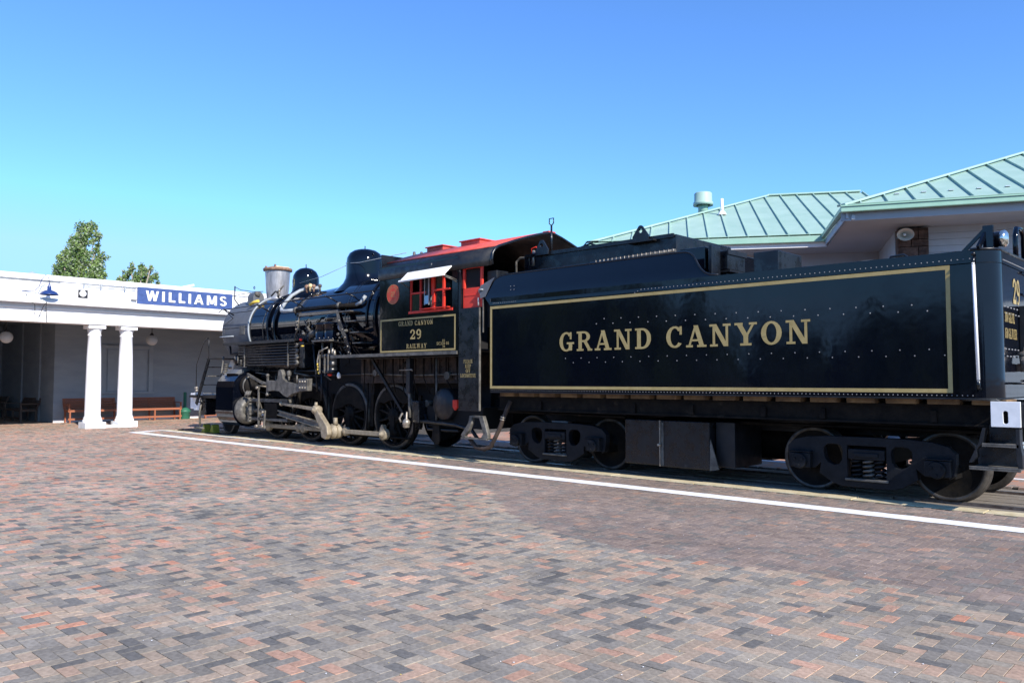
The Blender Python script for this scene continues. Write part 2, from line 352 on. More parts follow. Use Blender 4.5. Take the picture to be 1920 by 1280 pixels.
# ------------------------------------------------------------------ ground
def sheet(name, x0, x1, y0, y1, z, m, kind='structure'):
    return MB().add([(x0, y0, z), (x1, y0, z), (x1, y1, z), (x0, y1, z)], [(0, 1, 2, 3)]).build(name, m, kind=kind)
sheet('ground', -900, 900, -900, 900, -0.09, 'earth')
pavement = sheet('pavement', -46, 14, -16, 10.02, -0.0065, 'joint')
MB().add([(-46, 10.02, -.0065), (-23.8, 10.02, -.0065), (-23.8, 26, -.0065), (-46, 26, -.0065)], [(0, 1, 2, 3)]).build('pavement_sheet', 'joint', pavement)
# herringbone pavers laid along the track axes
CH = .0775; G = .0014
cells = []
fw2 = Vector((-math.sin(R(43.5)), math.cos(R(43.5)))); rt2 = Vector((math.cos(R(43.5)), math.sin(R(43.5))))
ix0, ix1, iy0, iy1 = int(-37 / CH), int(4.0 / CH), int(-1.5 / CH), int(19.0 / CH)
for i in range(ix0, ix1):
    for j in range(iy0, iy1):
        c = (i - j) % 4
        if c not in (0, 3): continue
        if j >= int(10.0 / CH) - 1 and i > -23.9 / CH: continue
        cx, cy = (i + .5) * CH, (j + .5) * CH
        d = cx * fw2.x + cy * fw2.y; rr = cx * rt2.x + cy * rt2.y
        if d < 1.6 or abs(rr) > .76 * d + 2.6: continue
        cells.append((i, j, c == 0, d, rr))
PAL = [((0.24, 0.215, 0.182), 20), ((0.158, 0.148, 0.134), 10), ((0.384, 0.294, 0.216), 24), ((0.333, 0.284, 0.221), 24), ((0.452, 0.310, 0.221), 8),
       ((.47, .285, .20), 4.5), ((.52, .255, .165), 1.6), ((0.288, 0.257, 0.216), 20)]
PAL2 = [((0.254, 0.193, 0.159), 30), ((0.226, 0.182, 0.157), 20), ((0.288, 0.219, 0.176), 20), ((0.203, 0.180, 0.157), 12), ((0.362, 0.225, 0.162), 2)]
def pick(pal, k):
    t = sum(p[1] for p in pal) * k
    for c, wgt in pal:
        t -= wgt
        if t <= 0: return c
    return pal[0][0]
def zone(x, y):
    n = mnoise.noise(Vector((x * .35, y * .35, 3.1))) * .7
    lim = 6.0 - max(0, -x - 6.0) * .45 * -1
    return y > (5.9 + max(0, -x - 5) * .55 + n) 
def brickcol(x, y, k):
    # laying batches: a plainer brown batch beside the line, a redder mix far down the platform
    n = mnoise.noise(Vector((x * .12, y * .12, 9.0)))
    if zone(x, y): c = pick(PAL2, k)
    else:
        c = pick(PAL, k)
        d = min(1, max(0, (-x - 5) / 9))
        if d > 0 and RNG.random() < .42 * d: c = pick([((.50, .30, .22), 3), ((.44, .31, .24), 3), ((.52, .25, .16), 1)], RNG.random())
    j = .90 + .2 * RNG.random()
    return (c[0] * j, c[1] * j, c[2] * j, 1)
def brick_geo(L, W, cx=0, cy=0, z=0, ch=.0016, far=False, tx=0, ty=0):
    hx, hy = L / 2 - G, W / 2 - G
    if far:
        v = [(cx - hx, cy - hy, z), (cx + hx, cy - hy, z), (cx + hx, cy + hy, z), (cx - hx, cy + hy, z)]
        b = [(a[0], a[1], -.03) for a in v]
        return v + b, [(0, 1, 2, 3), (0, 4, 5, 1), (1, 5, 6, 2), (2, 6, 7, 3), (3, 7, 4, 0)]
    t = [(-hx + ch, -hy + ch), (hx - ch, -hy + ch), (hx - ch, hy - ch), (-hx + ch, hy - ch)]
    m = [(-hx, -hy), (hx, -hy), (hx, hy), (-hx, hy)]
    v = [(cx + a, cy + b, z + a * tx + b * ty) for a, b in t] + [(cx + a, cy + b, z - ch + a * tx + b * ty) for a, b in m] + [(cx + a, cy + b, -.03) for a, b in m]
    f = [(0, 1, 2, 3)] + [(i, i + 4, (i + 1) % 4 + 4, (i + 1) % 4) for i in range(4)] + [(i + 4, i + 8, (i + 1) % 4 + 8, (i + 1) % 4 + 4) for i in range(4)]
    return v, f
def inview(c):
    i, j, h, d, rr = c; return abs(rr) < .635 * d and d > 3.95
near = sorted([c for c in cells if inview(c)], key=lambda c: c[3])[:300]
nset = {(c[0], c[1]) for c in near}
variants = {}
for k in range(20):
    for h in (True, False):
        v, f = brick_geo(2 * CH if h else CH, CH if h else 2 * CH)
        me = bpy.data.meshes.new('brick'); me.from_pydata(v, [], f); me.materials.append(M['brick'])
        a = me.color_attributes.new('col', 'FLOAT_COLOR', 'POINT'); c = brickcol(-2.5, 3, (k + .5) / 20)
        a.data.foreach_set('color', list(c) * len(v)); variants[(k, h)] = me
for (i, j, h, d, rr) in near:
    k = int(RNG.integers(20))
    o = bpy.data.objects.new('brick', variants[(k, h)]); COL.objects.link(o); o.parent = pavement
    o.location = ((i + (1 if h else .5)) * CH, (j + (.5 if h else 1)) * CH, float(RNG.normal(0, .0010)))
    o.rotation_euler = (float(RNG.normal(0, .007)), float(RNG.normal(0, .007)), float(RNG.normal(0, .004)))
vs = []; fs = []; cs = []
for (i, j, h, d, rr) in cells:
    if (i, j) in nset: continue
    cx, cy = (i + (1 if h else .5)) * CH, (j + (.5 if h else 1)) * CH
    far = d > 13
    v, f = brick_geo(2 * CH if h else CH, CH if h else 2 * CH, cx, cy, float(RNG.normal(0, .0011)), far=far,
                     tx=float(RNG.normal(0, .006)), ty=float(RNG.normal(0, .006)))
    o = len(vs); vs += v; fs += [tuple(a + o for a in q) for q in f]; cs += list(brickcol(cx, cy, RNG.random())) * len(v)
me = bpy.data.meshes.new('brick_field'); me.from_pydata(vs, [], fs); me.materials.append(M['brick'])
a = me.color_attributes.new('col', 'FLOAT_COLOR', 'POINT'); a.data.foreach_set('color', cs)
bf = bpy.data.objects.new('brick_field', me); COL.objects.link(bf); bf.parent = pavement; bf['kind'] = 'stuff'
# grit and pale petals lying on the pavers
mb = MB()
for k in range(90):
    d = 4 + 9 * RNG.random() ** 1.4; rr = (RNG.random() - .5) * 1.2 * d
    p = fw2 * d + rt2 * rr
    if p.y > 8.8: continue
    s = .003 + .004 * RNG.random()
    mb.cur = 1 if RNG.random() < .15 else 0
    mb.add([(p.x - s, p.y, .004), (p.x, p.y - s * .6, .006), (p.x + s, p.y + s * .2, .004), (p.x, p.y + s, .007)], [(0, 1, 2), (0, 2, 3)])
mb.build('grit', ['stucco', 'yellowtag'], fix=False, kind='stuff')

def strip(name, pts, wd, z, m, h=.003):
    mb = MB(); n = len(pts)
    for i in range(n - 1):
        a = Vector((*pts[i], 0)); b = Vector((*pts[i + 1], 0)); d = (b - a).normalized(); s = Vector((-d.y, d.x, 0)) * wd / 2
        q = [a - s, b - s, b + s, a + s]; mb.add([(p.x, p.y, z) for p in q], [(0, 1, 2, 3)])
    return mb.build(name, m, kind='structure', fix=False)
# painted line with slightly ragged edges
mb = MB(); x = -23.1; top = []; bot = []
while x < 6:
    top.append((x, 9.235 + RNG.normal(0, .004))); bot.append((x, 8.945 + RNG.normal(0, .004))); x += .11
n = len(top); mb.add([(p[0], p[1], .0045) for p in bot] + [(p[0], p[1], .0045) for p in top], [(i, i + 1, i + 1 + n, i + n) for i in range(n - 1)])
mb.add([(-23.4, 8.96, .0045), (-23.1, 8.945, .0045), (-23.1, 9.235, .0045), (-23.55, 9.9, .0045), (-23.3, 10.02, .0045), (-23.75, 9.98, .0045)], [(0, 1, 2), (0, 2, 3), (0, 3, 5), (3, 4, 5)])
mb.build('platform_line', 'line', kind='structure', fix=False)
MB().add([(-23.75, 9.93, .008), (-17.5, 9.93, .008), (-17.5, 10.02, .008), (-23.75, 10.02, .008)], [(0, 1, 2, 3)]).build('edge_line', 'line', kind='structure', fix=False)
# platform edge of tan concrete, broken slightly
mb = MB(); x = -23.8
while x < 7:
    L = 1.4 + .8 * RNG.random(); y1 = 10.29 + RNG.normal(0, .012)
    mb.box(x, x + L - .012, 10.025, y1, -.1, .004 + RNG.normal(0, .002)); x += L
mb.build('kerb', 'tan', kind='structure', bevel=.008)
MB().box(-23.8, 14, 10.03, 13.6, -.085, -.05).build('track_bed', 'ballast', kind='structure')
tb = bpy.data.objects['track_bed']
# timber crossing planks beside and between the rails
def plank(x, y, L, wd, z):
    o = MB().box(x, x + L, y, y + wd, -.05, z).build('plank', 'timber', tb, bevel=.006)
    o.rotation_euler = (0, 0, 0); return o
for (y, wd) in ((10.32, .16), (10.50, .14), (10.86, .22), (11.10, .22), (11.34, .22), (11.58, .22), (11.82, .2), (12.27, .16), (12.45, .2)):
    x = -23.75 + RNG.random() * .3
    while x < 4:
        L = 2.2 + RNG.random() * .6; plank(x, y, L - .02, wd - .012, -.012 + RNG.normal(0, .006)); x += L
for y in (10.72, 12.16):
    r = thing('rail', (-10, y, 0), 'steel running rail nearest the platform, flush with the planks' if y < 11 else 'steel running rail on the far side of the track', 'rail')
    MB().box(-23.7, 12, y - .036, y + .036, -.05, .0).build('rail_head', 'rail', r)
    MB().box(-23.7, 12, y - .028, y + .028, .0015, .004).build('rail_surface', 'railtop', r)
# far platform behind the train
fp = MB().add([(-23.8, 12.72, -.012), (14, 12.72, -.012), (14, 40, -.012), (-23.8, 40, -.012)], [(0, 1, 2, 3)]).build('far_pavement', 'joint', kind='structure')
mb = MB(); cs = []
for i in range(int(-16 / CH), int(2.5 / CH)):
    for j in range(int(12.76 / CH), int(18.6 / CH)):
        c = (i - j) % 4
        if c not in (0, 3): continue
        h = c == 0
        v, f = brick_geo(2 * CH if h else CH, CH if h else 2 * CH, (i + (1 if h else .5)) * CH, (j + (.5 if h else 1)) * CH, 0, far=True)
        mb.add(v, f); cc = pick([((.44, .25, .18), 4), ((.38, .26, .2), 3), ((.3, .24, .2), 2), ((.5, .22, .13), 2)], RNG.random()); cs += [*cc, 1] * len(v)
o = mb.build('brick_field', 'brick', fp, kind='stuff', fix=False)
a = o.data.color_attributes.new('col', 'FLOAT_COLOR', 'POINT'); a.data.foreach_set('color', cs)
MB().box(-14, 9, 13.72, 13.84, -.02, .006).build('far_platform_line', 'line', kind='structure')

# ------------------------------------------------------------------ station building with the porch (left)
st = thing('station_building', (-30, 9, 0), 'white stucco station with a columned porch on the left', 'building')
XF = -26.1
MB().box(XF - .55, XF, 0.4, 26, 3.17, 3.56).build('entablature', 'stucco', st, bevel=.01)
MB().box(XF - .55, XF + .06, 0.4, 26, 3.56, 3.585).build('frieze_strip', 'stucco', st)
MB().box(XF - .55, XF - .04, 0.4, 26, 3.585, 3.70).build('frieze', 'stucco', st)
MB().box(XF - .6, XF + .30, 0.4, 26, 3.70, 3.80).add(*([], [])).build('cornice', 'stucco', st, bevel=.012)
MB().box(XF - .6, XF + .24, 0.4, 26, 3.80, 3.865).build('cornice_top', 'stucco', st, bevel=.012)
MB().box(XF - .5, XF, 0.4, 26, 3.865, 4.40).build('parapet', 'stucco', st)
MB().box(XF - .55, XF + .05, 0.4, 26, 4.40, 4.56).build('parapet_cap', 'stucco', st, bevel=.01)
MB().box(-44, XF - .5, 0.4, 26, 3.72, 3.95).build('roof', 'stucco', st)
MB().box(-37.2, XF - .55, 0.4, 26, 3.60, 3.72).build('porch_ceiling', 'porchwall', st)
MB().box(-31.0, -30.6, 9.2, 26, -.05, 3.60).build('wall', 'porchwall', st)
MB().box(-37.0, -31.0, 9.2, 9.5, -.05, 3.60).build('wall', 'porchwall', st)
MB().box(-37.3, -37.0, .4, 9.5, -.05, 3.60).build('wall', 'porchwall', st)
MB().box(-44, XF, 26.0, 26.3, -.05, 4.4).build('wall', 'stucco', st)
MB().box(-44, XF, .1, .4, -.05, 4.4).build('wall', 'stucco', st)
MB().box(-30.6, -30.57, 9.2, 26, -.01, .09).build('baseboard', 'stucco', st)
for x in (-32.3, -34.4): MB().box(x, x + .25, 9.15, 9.2, 0, 3.6).build('pilaster', 'porchwall', st)
# boarded window in the porch wall
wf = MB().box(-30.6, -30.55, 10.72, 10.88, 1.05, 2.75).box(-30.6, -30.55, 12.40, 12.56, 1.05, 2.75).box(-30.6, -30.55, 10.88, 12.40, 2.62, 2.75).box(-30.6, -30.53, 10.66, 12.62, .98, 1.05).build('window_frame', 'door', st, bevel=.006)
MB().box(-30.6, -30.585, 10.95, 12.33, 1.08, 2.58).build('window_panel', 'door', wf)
def column(y):
    mb = MB()
    c = (XF - .30, y)
    mb.lathe((c[0], c[1], 0), (0, 0, 1), [(.275, .18), (.275, .25), (.25, .27), (.255, .31), (.235, .34), (.225, .38), (.218, 1.2), (.200, 2.2), (.180, 2.82), (.195, 2.84), (.195, 2.87), (.180, 2.89), (.185, 2.95), (.21, 3.03), (.215, 3.05)], 32)
    o = mb.build('column', 'stucco', st)
    MB().box(c[0] - .30, c[0] + .30, y - .30, y + .30, -.02, .18).build('plinth', 'whiteworn', o, bevel=.01)
    MB().box(c[0] - .25, c[0] + .25, y - .25, y + .25, 3.05, 3.17).build('capital', 'stucco', o, bevel=.008)
for y in (9.04, 9.99, 1.7, 2.66, 16.1, 17.06, 23.3, 24.26): column(y)
for y in (9.51,): MB().box(XF - .50, XF - .12, y - .19, y + .19, -.02, .07).build('step_block', 'stucco', st)
# conduit along the parapet
MB().tube([(XF + .075, 8.55, 4.36), (XF + .075, 10.1, 4.35)], .012, 6).tube([(XF + .02, .5, 4.37), (XF + .02, 7.95, 4.37)], .009, 6).build('conduit', 'graypipe', st)
for y in (8.56, 9.05, 9.75): MB().box(XF + .05, XF + .09, y, y + .04, 4.28, 4.42).build('clip', 'graypipe', st)
# WILLIAMS sign
sg = thing('station_sign', (XF, 11.8, 4.15), 'blue station name board with white raised letters reading WILLIAMS', 'sign')
MB().box(XF + .01, XF + .075, 10.17, 13.36, 3.90, 4.43).build('board', 'signblue', sg, bevel=.006)
mb = MB(); x = 10.17 + .24; tw = text_width('WILLIAMS', SANS, .20); sc = (13.36 - 10.17 - .44) / tw
for ch in 'WILLIAMS':
    g = MB(); text(g, ch, (XF + .078, x, 4.005), (0, 1, 0), (0, 0, 1), (1, 0, 0), .325, width=SANS[ch][0] * sc, f=SANS, depth=.022)
    g.build('letter', 'white', sg, fix=False); x += (SANS[ch][0] + .20) * sc
MB().box(XF + .0, XF + .08, 9.98, 10.14, 3.98, 4.01).build('bracket', 'satin', sg)
# gooseneck lamp
lp = thing('gooseneck_lamp', (XF, 7.5, 4.1), 'blue enamel gooseneck barn lamp above the left column', 'lamp')
LX, LY, LZ = XF + .36, 7.55, 4.02
MB().lathe((LX, LY, LZ), (0, 0, 1), [(.255, -.075), (.25, -.06), (.215, .0), (.14, .045), (.06, .07), (.055, .16), (.03, .2), (.028, .26)], 28).build('shade', 'lampblue', lp)
MB().tube([(XF, LY - .62, LZ + .02), (XF + .08, LY - .3, LZ + .05), (LX - .12, LY - .24, LZ + .14), (LX - .06, LY - .18, LZ + .38), (LX, LY - .10, LZ + .5), (LX, LY - .02, LZ + .42), (LX, LY, LZ + .24)], .012, 6).build('arm', 'lampblue', lp)
MB().tube([(XF + .03, LY - .52, LZ - .02), (XF + .05, LY - .42, LZ - .28), (XF + .33, LY - .36, LZ - .36), (XF + .1, LY - .28, LZ - .62), (XF + .03, LY - .16, LZ - .70), (XF + .2, LY - .10, LZ - .42), (XF + .34, LY - .05, LZ - .28), (XF + .1, LY - .0, LZ - .4), (XF + .02, LY + .06, LZ - .86)], .009, 6).build('cable', 'satin', lp)
# floodlight / horn in a white box
sp = thing('wall_speaker', (XF, 8.5, 4.0), 'square white wall loudspeaker with a dark face between lamp and blue sign', 'loudspeaker')
MB().prism([(8.34, 3.87), (8.66, 3.87), (8.64, 4.2), (8.34, 4.2)], XF + .01, XF + .24, 'YZ').build('housing', 'white', sp, bevel=.008)
MB().box(XF + .242, XF + .248, 8.365, 8.635, 3.93, 4.175).build('face', 'satin', sp)
MB().lathe((XF + .25, 8.49, 4.06), (1, 0, 0), [(.085, 0), (.10, .03), (.075, .04), (.06, .01), (.035, .0)], 20).lathe((XF + .25, 8.49, 4.06), (1, 0, 0), [(.04, .0), (.03, .04), (.001, .045)], 16).build('cone', 'white', sp)
for (x, y, z, lb) in ((-28.3, 7.14, 2.79, 'white glass globe lamp hanging in the porch left of both columns'), (-28.3, 11.57, 2.86, 'white glass globe lamp hanging in the porch right of the columns')):
    g = thing('globe_lamp', (x, y, z), lb, 'lamp', 'globe lamps under the porch')
    MB().sphere((x, y, z), .185, 20, 12).build('globe', 'globe', g)
    MB().cyl((x, y, z + .16), (x, y, z + .25), .08, .035, 14).cyl((x, y, z + .24), (x, y, 3.6), .014, n=8).build('stem', 'satin', g)
# benches
def bench(origin, L, rotz, label, n=3, wood='benchwood'):
    # local: x along the bench, y back (0 front) ; built around the origin then rotated
    t = thing('bench', (0, 0, 0), label, 'bench', 'wooden benches under the porch')
    for k in range(5): MB().box(0, L, .05 + k * .085, .05 + k * .085 + .072, .42, .445).build('slat', wood, t)
    for k in range(5):
        z0 = .50 + k * .075; y0 = .52 + k * .03
        MB().obox((0, y0, z0), (L, y0, z0), .024, .062, up=(0, .35, 1)).build('slat', wood, t)
    MB().box(0, L, .0, .035, .37, .445).box(0, L, .0, .03, .09, .16).build('front_rail', wood, t)
    for k in range(n):
        x = .04 + (L - .12) * k / (n - 1)
        MB().obox((x + .02, .03, -.0), (x + .02, .03, .42), .045, .07, up=(0, 1, 0)).obox((x + .02, .5, 0), (x + .02, .52, .45), .045, .07, up=(0, 1, 0)).obox((x + .02, .5, .42), (x + .02, .70, .86), .045, .06, up=(0, 1, 0)).box(x, x + .045, .05, .52, .36, .42).build('leg', wood, t)
    for x in (0.0, L - .07):
        MB().box(x, x + .07, -.03, .6, .62, .65).box(x + .012, x + .057, 0, .05, .42, .62).build('armrest', wood, t)
    t.location = origin; t.rotation_euler = (0, 0, rotz); t['_o'] = (0, 0, 0); return t
bench((-29.95, 9.48, 0), 1.75, R(90), 'reddish wooden slat bench against the porch wall, behind the left column')
bench((-29.95, 11.42, 0), 2.0, R(90), 'reddish wooden slat bench against the porch wall, right of the right column')
bench((-29.95, 14.3, 0), 1.95, R(90), 'reddish wooden slat bench mostly hidden behind the locomotive front')
bench((-33.9, 8.55, 0), 2.0, 0, 'shaded wooden bench left of the porch wall corner', 3, 'benchshade')
bench((-36.9, 8.3, 0), 1.9, 0, 'shaded wooden bench at the very left edge of the porch', 3, 'benchshade')
# smokers' receptacle
g = thing('ash_receptacle', (-30.1, 13.6, 0), 'green plastic ash receptacle with a tall neck beside the bench', 'ash bin')
MB().lathe((-30.1, 13.6, 0), (0, 0, 1), [(.17, 0), (.19, .03), (.185, .24), (.215, .26), (.215, .31), (.19, .35), (.09, .43), (.06, .45), (.055, 1.0), (.04, 1.02), (.001, 1.02)], 24).build('bin_body', 'green', g)
# small vent on the station roof
g = thing('roof_vent', (-27.2, 7.9, 3.95), 'small round metal vent on the flat roof above the blue lamp', 'vent')
MB().cyl((-27.6, 7.6, 3.95), (-27.6, 7.6, 4.72), .05, n=12).lathe((-27.6, 7.6, 4.66), (0, 0, 1), [(.2, 0), (.18, .06), (.02, .14)], 16).build('vent_cap', 'graypipe', g)
g = thing('roof_pipe', (-27.6, 12.6, 3.95), 'white sloping pipe end above the roof behind the sign', 'pipe')
MB().tube([(-28.2, 12.0, 3.95), (-28.2, 12.0, 4.62), (-28.0, 12.9, 4.88)], .045, 8).build('pipe_run', 'white', g)

# ------------------------------------------------------------------ gift shop with pale green metal roofs (right)
def hv(d): return Vector((math.cos(R(d)), math.sin(R(d)), 0))
gs = thing('shop_building', (-2, 24, 0), 'pale grey trackside shop with pale green standing seam roofs', 'building')
def hiproof(c, hu, hv_, Lu, bmax, a_off, k_hip, sp, name, first=0.0):
    """front slope along u from corner c, hip on its left side: b = (a - a_off) * k_hip"""
    u = hv(hu); v = hv(hu + 90); up = Vector((0, 0, .41)); rf = thing_part(name)
    n = int(Lu / sp) + 1
    def P(a, b, h=0): return c + u * a + v * b + up * b + Vector((0, 0, h))
    for k in range(n):
        a0 = a_off + first + (k - (1 if first else 0)) * sp; a1 = a0 + sp; a0 = max(a0, a_off)
        b0 = min(bmax, max(0.0, (a0 - a_off) * k_hip)); b1 = min(bmax, (a1 - a_off) * k_hip)
        if b1 <= .02: continue
        mb = MB(); t = -.03
        top = [P(a0, 0), P(a1, 0), P(a1, b1), P(a0, b0)] if b0 > .001 else [P(a0, 0), P(a1, 0), P(a1, b1)]
        m = len(top); low = [p + Vector((0, 0, t)) for p in top]
        mb.add(top + low, [tuple(range(m)), tuple(range(m, 2 * m))[::-1]] + [(i, (i + 1) % m, (i + 1) % m + m, i + m) for i in range(m)])
        mb.obox(P(a1, .02, .022), P(a1, b1 - .03, .022), .028, .055, up=(0, 0, 1))
        mb.build('roof_panel', 'roofgreen', rf, fix=True)
    # hip cap and ridge cap
    bh = bmax; ah = a_off + bmax / k_hip
    mb = MB().obox(P(a_off, 0, .035), P(ah, bh, .035), .22, .05).obox(P(ah, bh, .035), P(a_off + Lu, bh, .035), .22, .05)
    mb.build('ridge_cap', 'roofgreen', rf, bevel=.01)
    # eave apron band
    mb = MB().obox(P(a_off - .02, .09, .012), P(a_off + Lu, .09, .012), .20, .012, up=(0, 0, 1)); mb.build('eave_flashing', 'roofgreen', rf)
    # back slopes so the roof is solid
    cc = P(a_off, 0); far = P(a_off, 0) + v * (2 * bmax + 1)
    mb = MB().add([cc - Vector((0, 0, .04)), P(ah, bh, -.04), far + Vector((0, 0, 0))], [(0, 1, 2)])
    mb.add([P(ah, bh, -.04), P(a_off + Lu, bh, -.04), P(a_off + Lu, 0) + v * 2 * bmax, far], [(0, 1, 2, 3)]); mb.build('back_slope', 'roofgreen', rf, fix=False)
    return u, v, P, rf
def thing_part(name):
    o = bpy.data.objects.new(name, None); COL.objects.link(o); o.parent = gs; o['_o'] = tuple(gs['_o']); return o
# nearer roof
c1 = Vector((-6.63, 17.32, 5.2)); u1 = hv(25); v1 = hv(115)
u, v, P1, rf1 = hiproof(c1, 25, 115, 11.5, 6.6, 0.0, 1.10, .54, 'roof', first=.41)
# roof flashing stains / snow guards row: small tan pads
for k in range(1, 13):
    a = .41 + (k - .5) * .54
    if a * 1.1 > 1.2: MB().obox(P1(a - .05, .95, .02), P1(a + .05, .95, .02), .07, .02).build('snow_guard', 'siding', rf1)
g_ = MB(); zt = 5.19
g_.obox(c1 - u1 * .02 - v1 * .07 + Vector((0, 0, -.07)), c1 + u1 * 11.5 - v1 * .07 + Vector((0, 0, -.07)), .13, .14)
g_.build('gutter', 'trimgreen', rf1, bevel=.015)
MB().obox(c1 - u1 * .02 - v1 * .15 + Vector((0, 0, -.012)), c1 + u1 * 11.5 - v1 * .15 + Vector((0, 0, -.012)), .02, .03).build('gutter_lip', 'trimgreen', rf1)
vs_ = hv(119)
MB().obox(c1 + v1 * .06 + Vector((0, 0, -.22)), c1 + u1 * 11.5 + v1 * .06 + Vector((0, 0, -.22)), .06, .18).build('fascia', 'soffit', rf1, bevel=.01)
MB().obox(c1 + u1 * .05 + Vector((0, 0, -.03)), c1 + vs_ * 11 + u1 * .05 + Vector((0, 0, -.03)), .10, .10).build('gutter', 'trimgreen', rf1, bevel=.01)
MB().obox(c1 + u1 * .12 + Vector((0, 0, -.17)), c1 + vs_ * 11 + u1 * .12 + Vector((0, 0, -.17)), .05, .18).build('fascia', 'siding', rf1, bevel=.01)
MB().obox(c1 + u1 * .24 + Vector((0, 0, -.24)), c1 + vs_ * 11 + u1 * .24 + Vector((0, 0, -.24)), .08, .10).build('fascia_moulding', 'siding', rf1, bevel=.01)
zs = 4.90
def Q(a, b, z, c=c1, u=u1, vv=v1): p = c + u * a + vv * b; return Vector((p.x, p.y, z))
MB().add([Q(.1, .06, zs), Q(11.5, .06, zs), Q(11.5, 12, zs), c1 + vs_ * 12 + u1 * .2 + Vector((0, 0, zs - 5.2))], [(0, 1, 2, 3)]).build('soffit', 'soffit', rf1, fix=False)
# wall of the nearer wing with horizontal courses, stone pier at its corner
wa, wb = 1.25, 1.45
for k in range(34):
    z0 = -.02 + k * .145
    MB().obox(Q(wa + .5, wb + .02 - .004, z0 + .07), Q(11.2, wb + .016, z0 + .07), .04, .139).build('siding_board', 'siding', gs)
MB().obox(Q(wa + .2, wb + .14, 2.45), Q(11.2, wb + .14, 2.45), .18, 4.88).build('wall', 'siding', gs)
MB().obox(Q(wa + .1, wb + .3, 2.45), Q(wa + .1, wb + 8, 2.45), .18, 4.88).build('wall', 'siding', gs)
random.seed(4)
pier = MB().obox(Q(wa - .0, wb - .10, 2.43), Q(wa + .62, wb - .10, 2.43), .34, 4.85).build('stone_pier', 'stone', gs)
z = .0
while z < 4.8:
    h = .16 + random.random() * .12; h = min(h, 4.86 - z); s = random.uniform(.2, .42)
    for a0, a1 in ((0, s), (s, .62)):
        MB().obox(Q(wa + a0 + .008, wb - .29, z + h / 2), Q(wa + a1 - .008, wb - .29, z + h / 2), .05 + random.random() * .025, h - .014).build('stone', 'stone', pier, bevel=.008)
    z += h
# horn loudspeaker on the pier
hp = Q(wa + .10, wb - .62, 4.66); dirn = Vector((.42, -.90, -.12)).normalized()
hn = thing('horn_speaker', tuple(hp), 'beige horn loudspeaker mounted high on the brown stone pier', 'loudspeaker')
mb = MB().lathe(hp - dirn * .08, dirn, [(.03, -.16), (.05, -.1), (.075, -.04), (.13, .10), (.165, .16), (.175, .165), (.165, .150), (.12, .10), (.06, -.02), (.03, -.05), (.001, -.05)], 28)
for i in range(len(mb.v)):
    p = Vector(mb.v[i]); d = p - hp; mb.v[i] = tuple(hp + Vector((d.x * 1.0, d.y * 1.0, d.z * .78)))
mb.build('horn', 'horn', hn)
MB().lathe(hp - dirn * .06, dirn, [(.03, 0), (.028, .06), (.001, .065)], 14).build('driver_plug', 'white', hn)
MB().cyl(hp - dirn * .34, hp - dirn * .17, .075, n=16).build('driver_unit', 'horn', hn)
MB().tube([hp - dirn * .25 + Vector((-.08, 0, -.06)), hp - dirn * .15 + Vector((-.16, .0, -.06)), hp + Vector((-.17, .3, .1))], .014, 6).tube([hp - dirn * .3, hp + Vector((0, .45, 0))], .02, 6).build('bracket', 'graypipe', hn)
# middle roof, further left
m1 = Vector((-10.81, 18.86, 5.2)); u2 = hv(32); v2 = hv(122)
u, v, P2, rf2 = hiproof(m1, 32, 122, 8.25, 5.75, -3.12, 1.075, .51, 'roof', first=.15)
MB().obox(P2(-3.1, -.06, -.09), P2(5.1, -.06, -.09), .12, .12).build('gutter', 'trimgreen', rf2, bevel=.012)
MB().obox(P2(-3.1, .02, -.22), P2(5.1, .02, -.22), .05, .17).build('fascia', 'white', rf2, bevel=.006)
MB().add([P2(-3.1, .0, -.30), P2(9, .0, -.30), P2(9, 1.2, -.30 - .49), P2(-3.1, 1.2, -.30 - .49)], [(0, 1, 2, 3)]).build('soffit', 'soffit', rf2, fix=False)
MB().obox(P2(-2.0, 1.3, -3.2), P2(9.0, 1.3, -3.2), .2, 5.1).build('wall', 'siding', gs)
MB().obox(P2(-2.0, 1.4, -3.2), P2(-2.0, 9.0, -6.3), .2, 5.1).build('wall', 'siding', gs)
MB().obox(P2(2.45, 1.17, -1.28), P2(3.1, 1.17, -1.28), .06, .08).build('wall_trim', 'white', gs)
MB().obox(P2(4.1, 1.17, -1.15), P2(4.8, 1.17, -1.15), .06, .08).build('wall_trim', 'white', gs)
vb = P2(.15, 4.2, 0)
g = thing('roof_ventilator', tuple(vb), 'round pale green ventilator drum on the hip of the middle roof', 'ventilator')
vx = P2(.10, 4.0, .0)
MB().cyl(vx + Vector((0, 0, -.2)), vx + Vector((0, 0, .25)), .16, n=20).build('stem', 'trimgreen', g)
MB().lathe(vx + Vector((0, 0, .12)), (0, 0, 1), [(.22, .02), (.31, .0), (.31, .10), (.275, .13), (.275, .38), (.25, .41), (.001, .43)], 32).build('drum', 'roofgreen', g)
vx = P2(.62, 3.05, 0)
g = thing('vent_pipe', tuple(vx), 'thin white plumbing vent pipe standing right of the ventilator drum', 'pipe')
MB().cyl(vx + Vector((0, 0, -.1)), vx + Vector((0, 0, .50)), .043, n=14).build('pipe', 'white', g)
MB().lathe(vx, (0, 0, 1), [(.13, .0), (.11, .07), (.05, .13)], 18).build('boot', 'stucco', g)

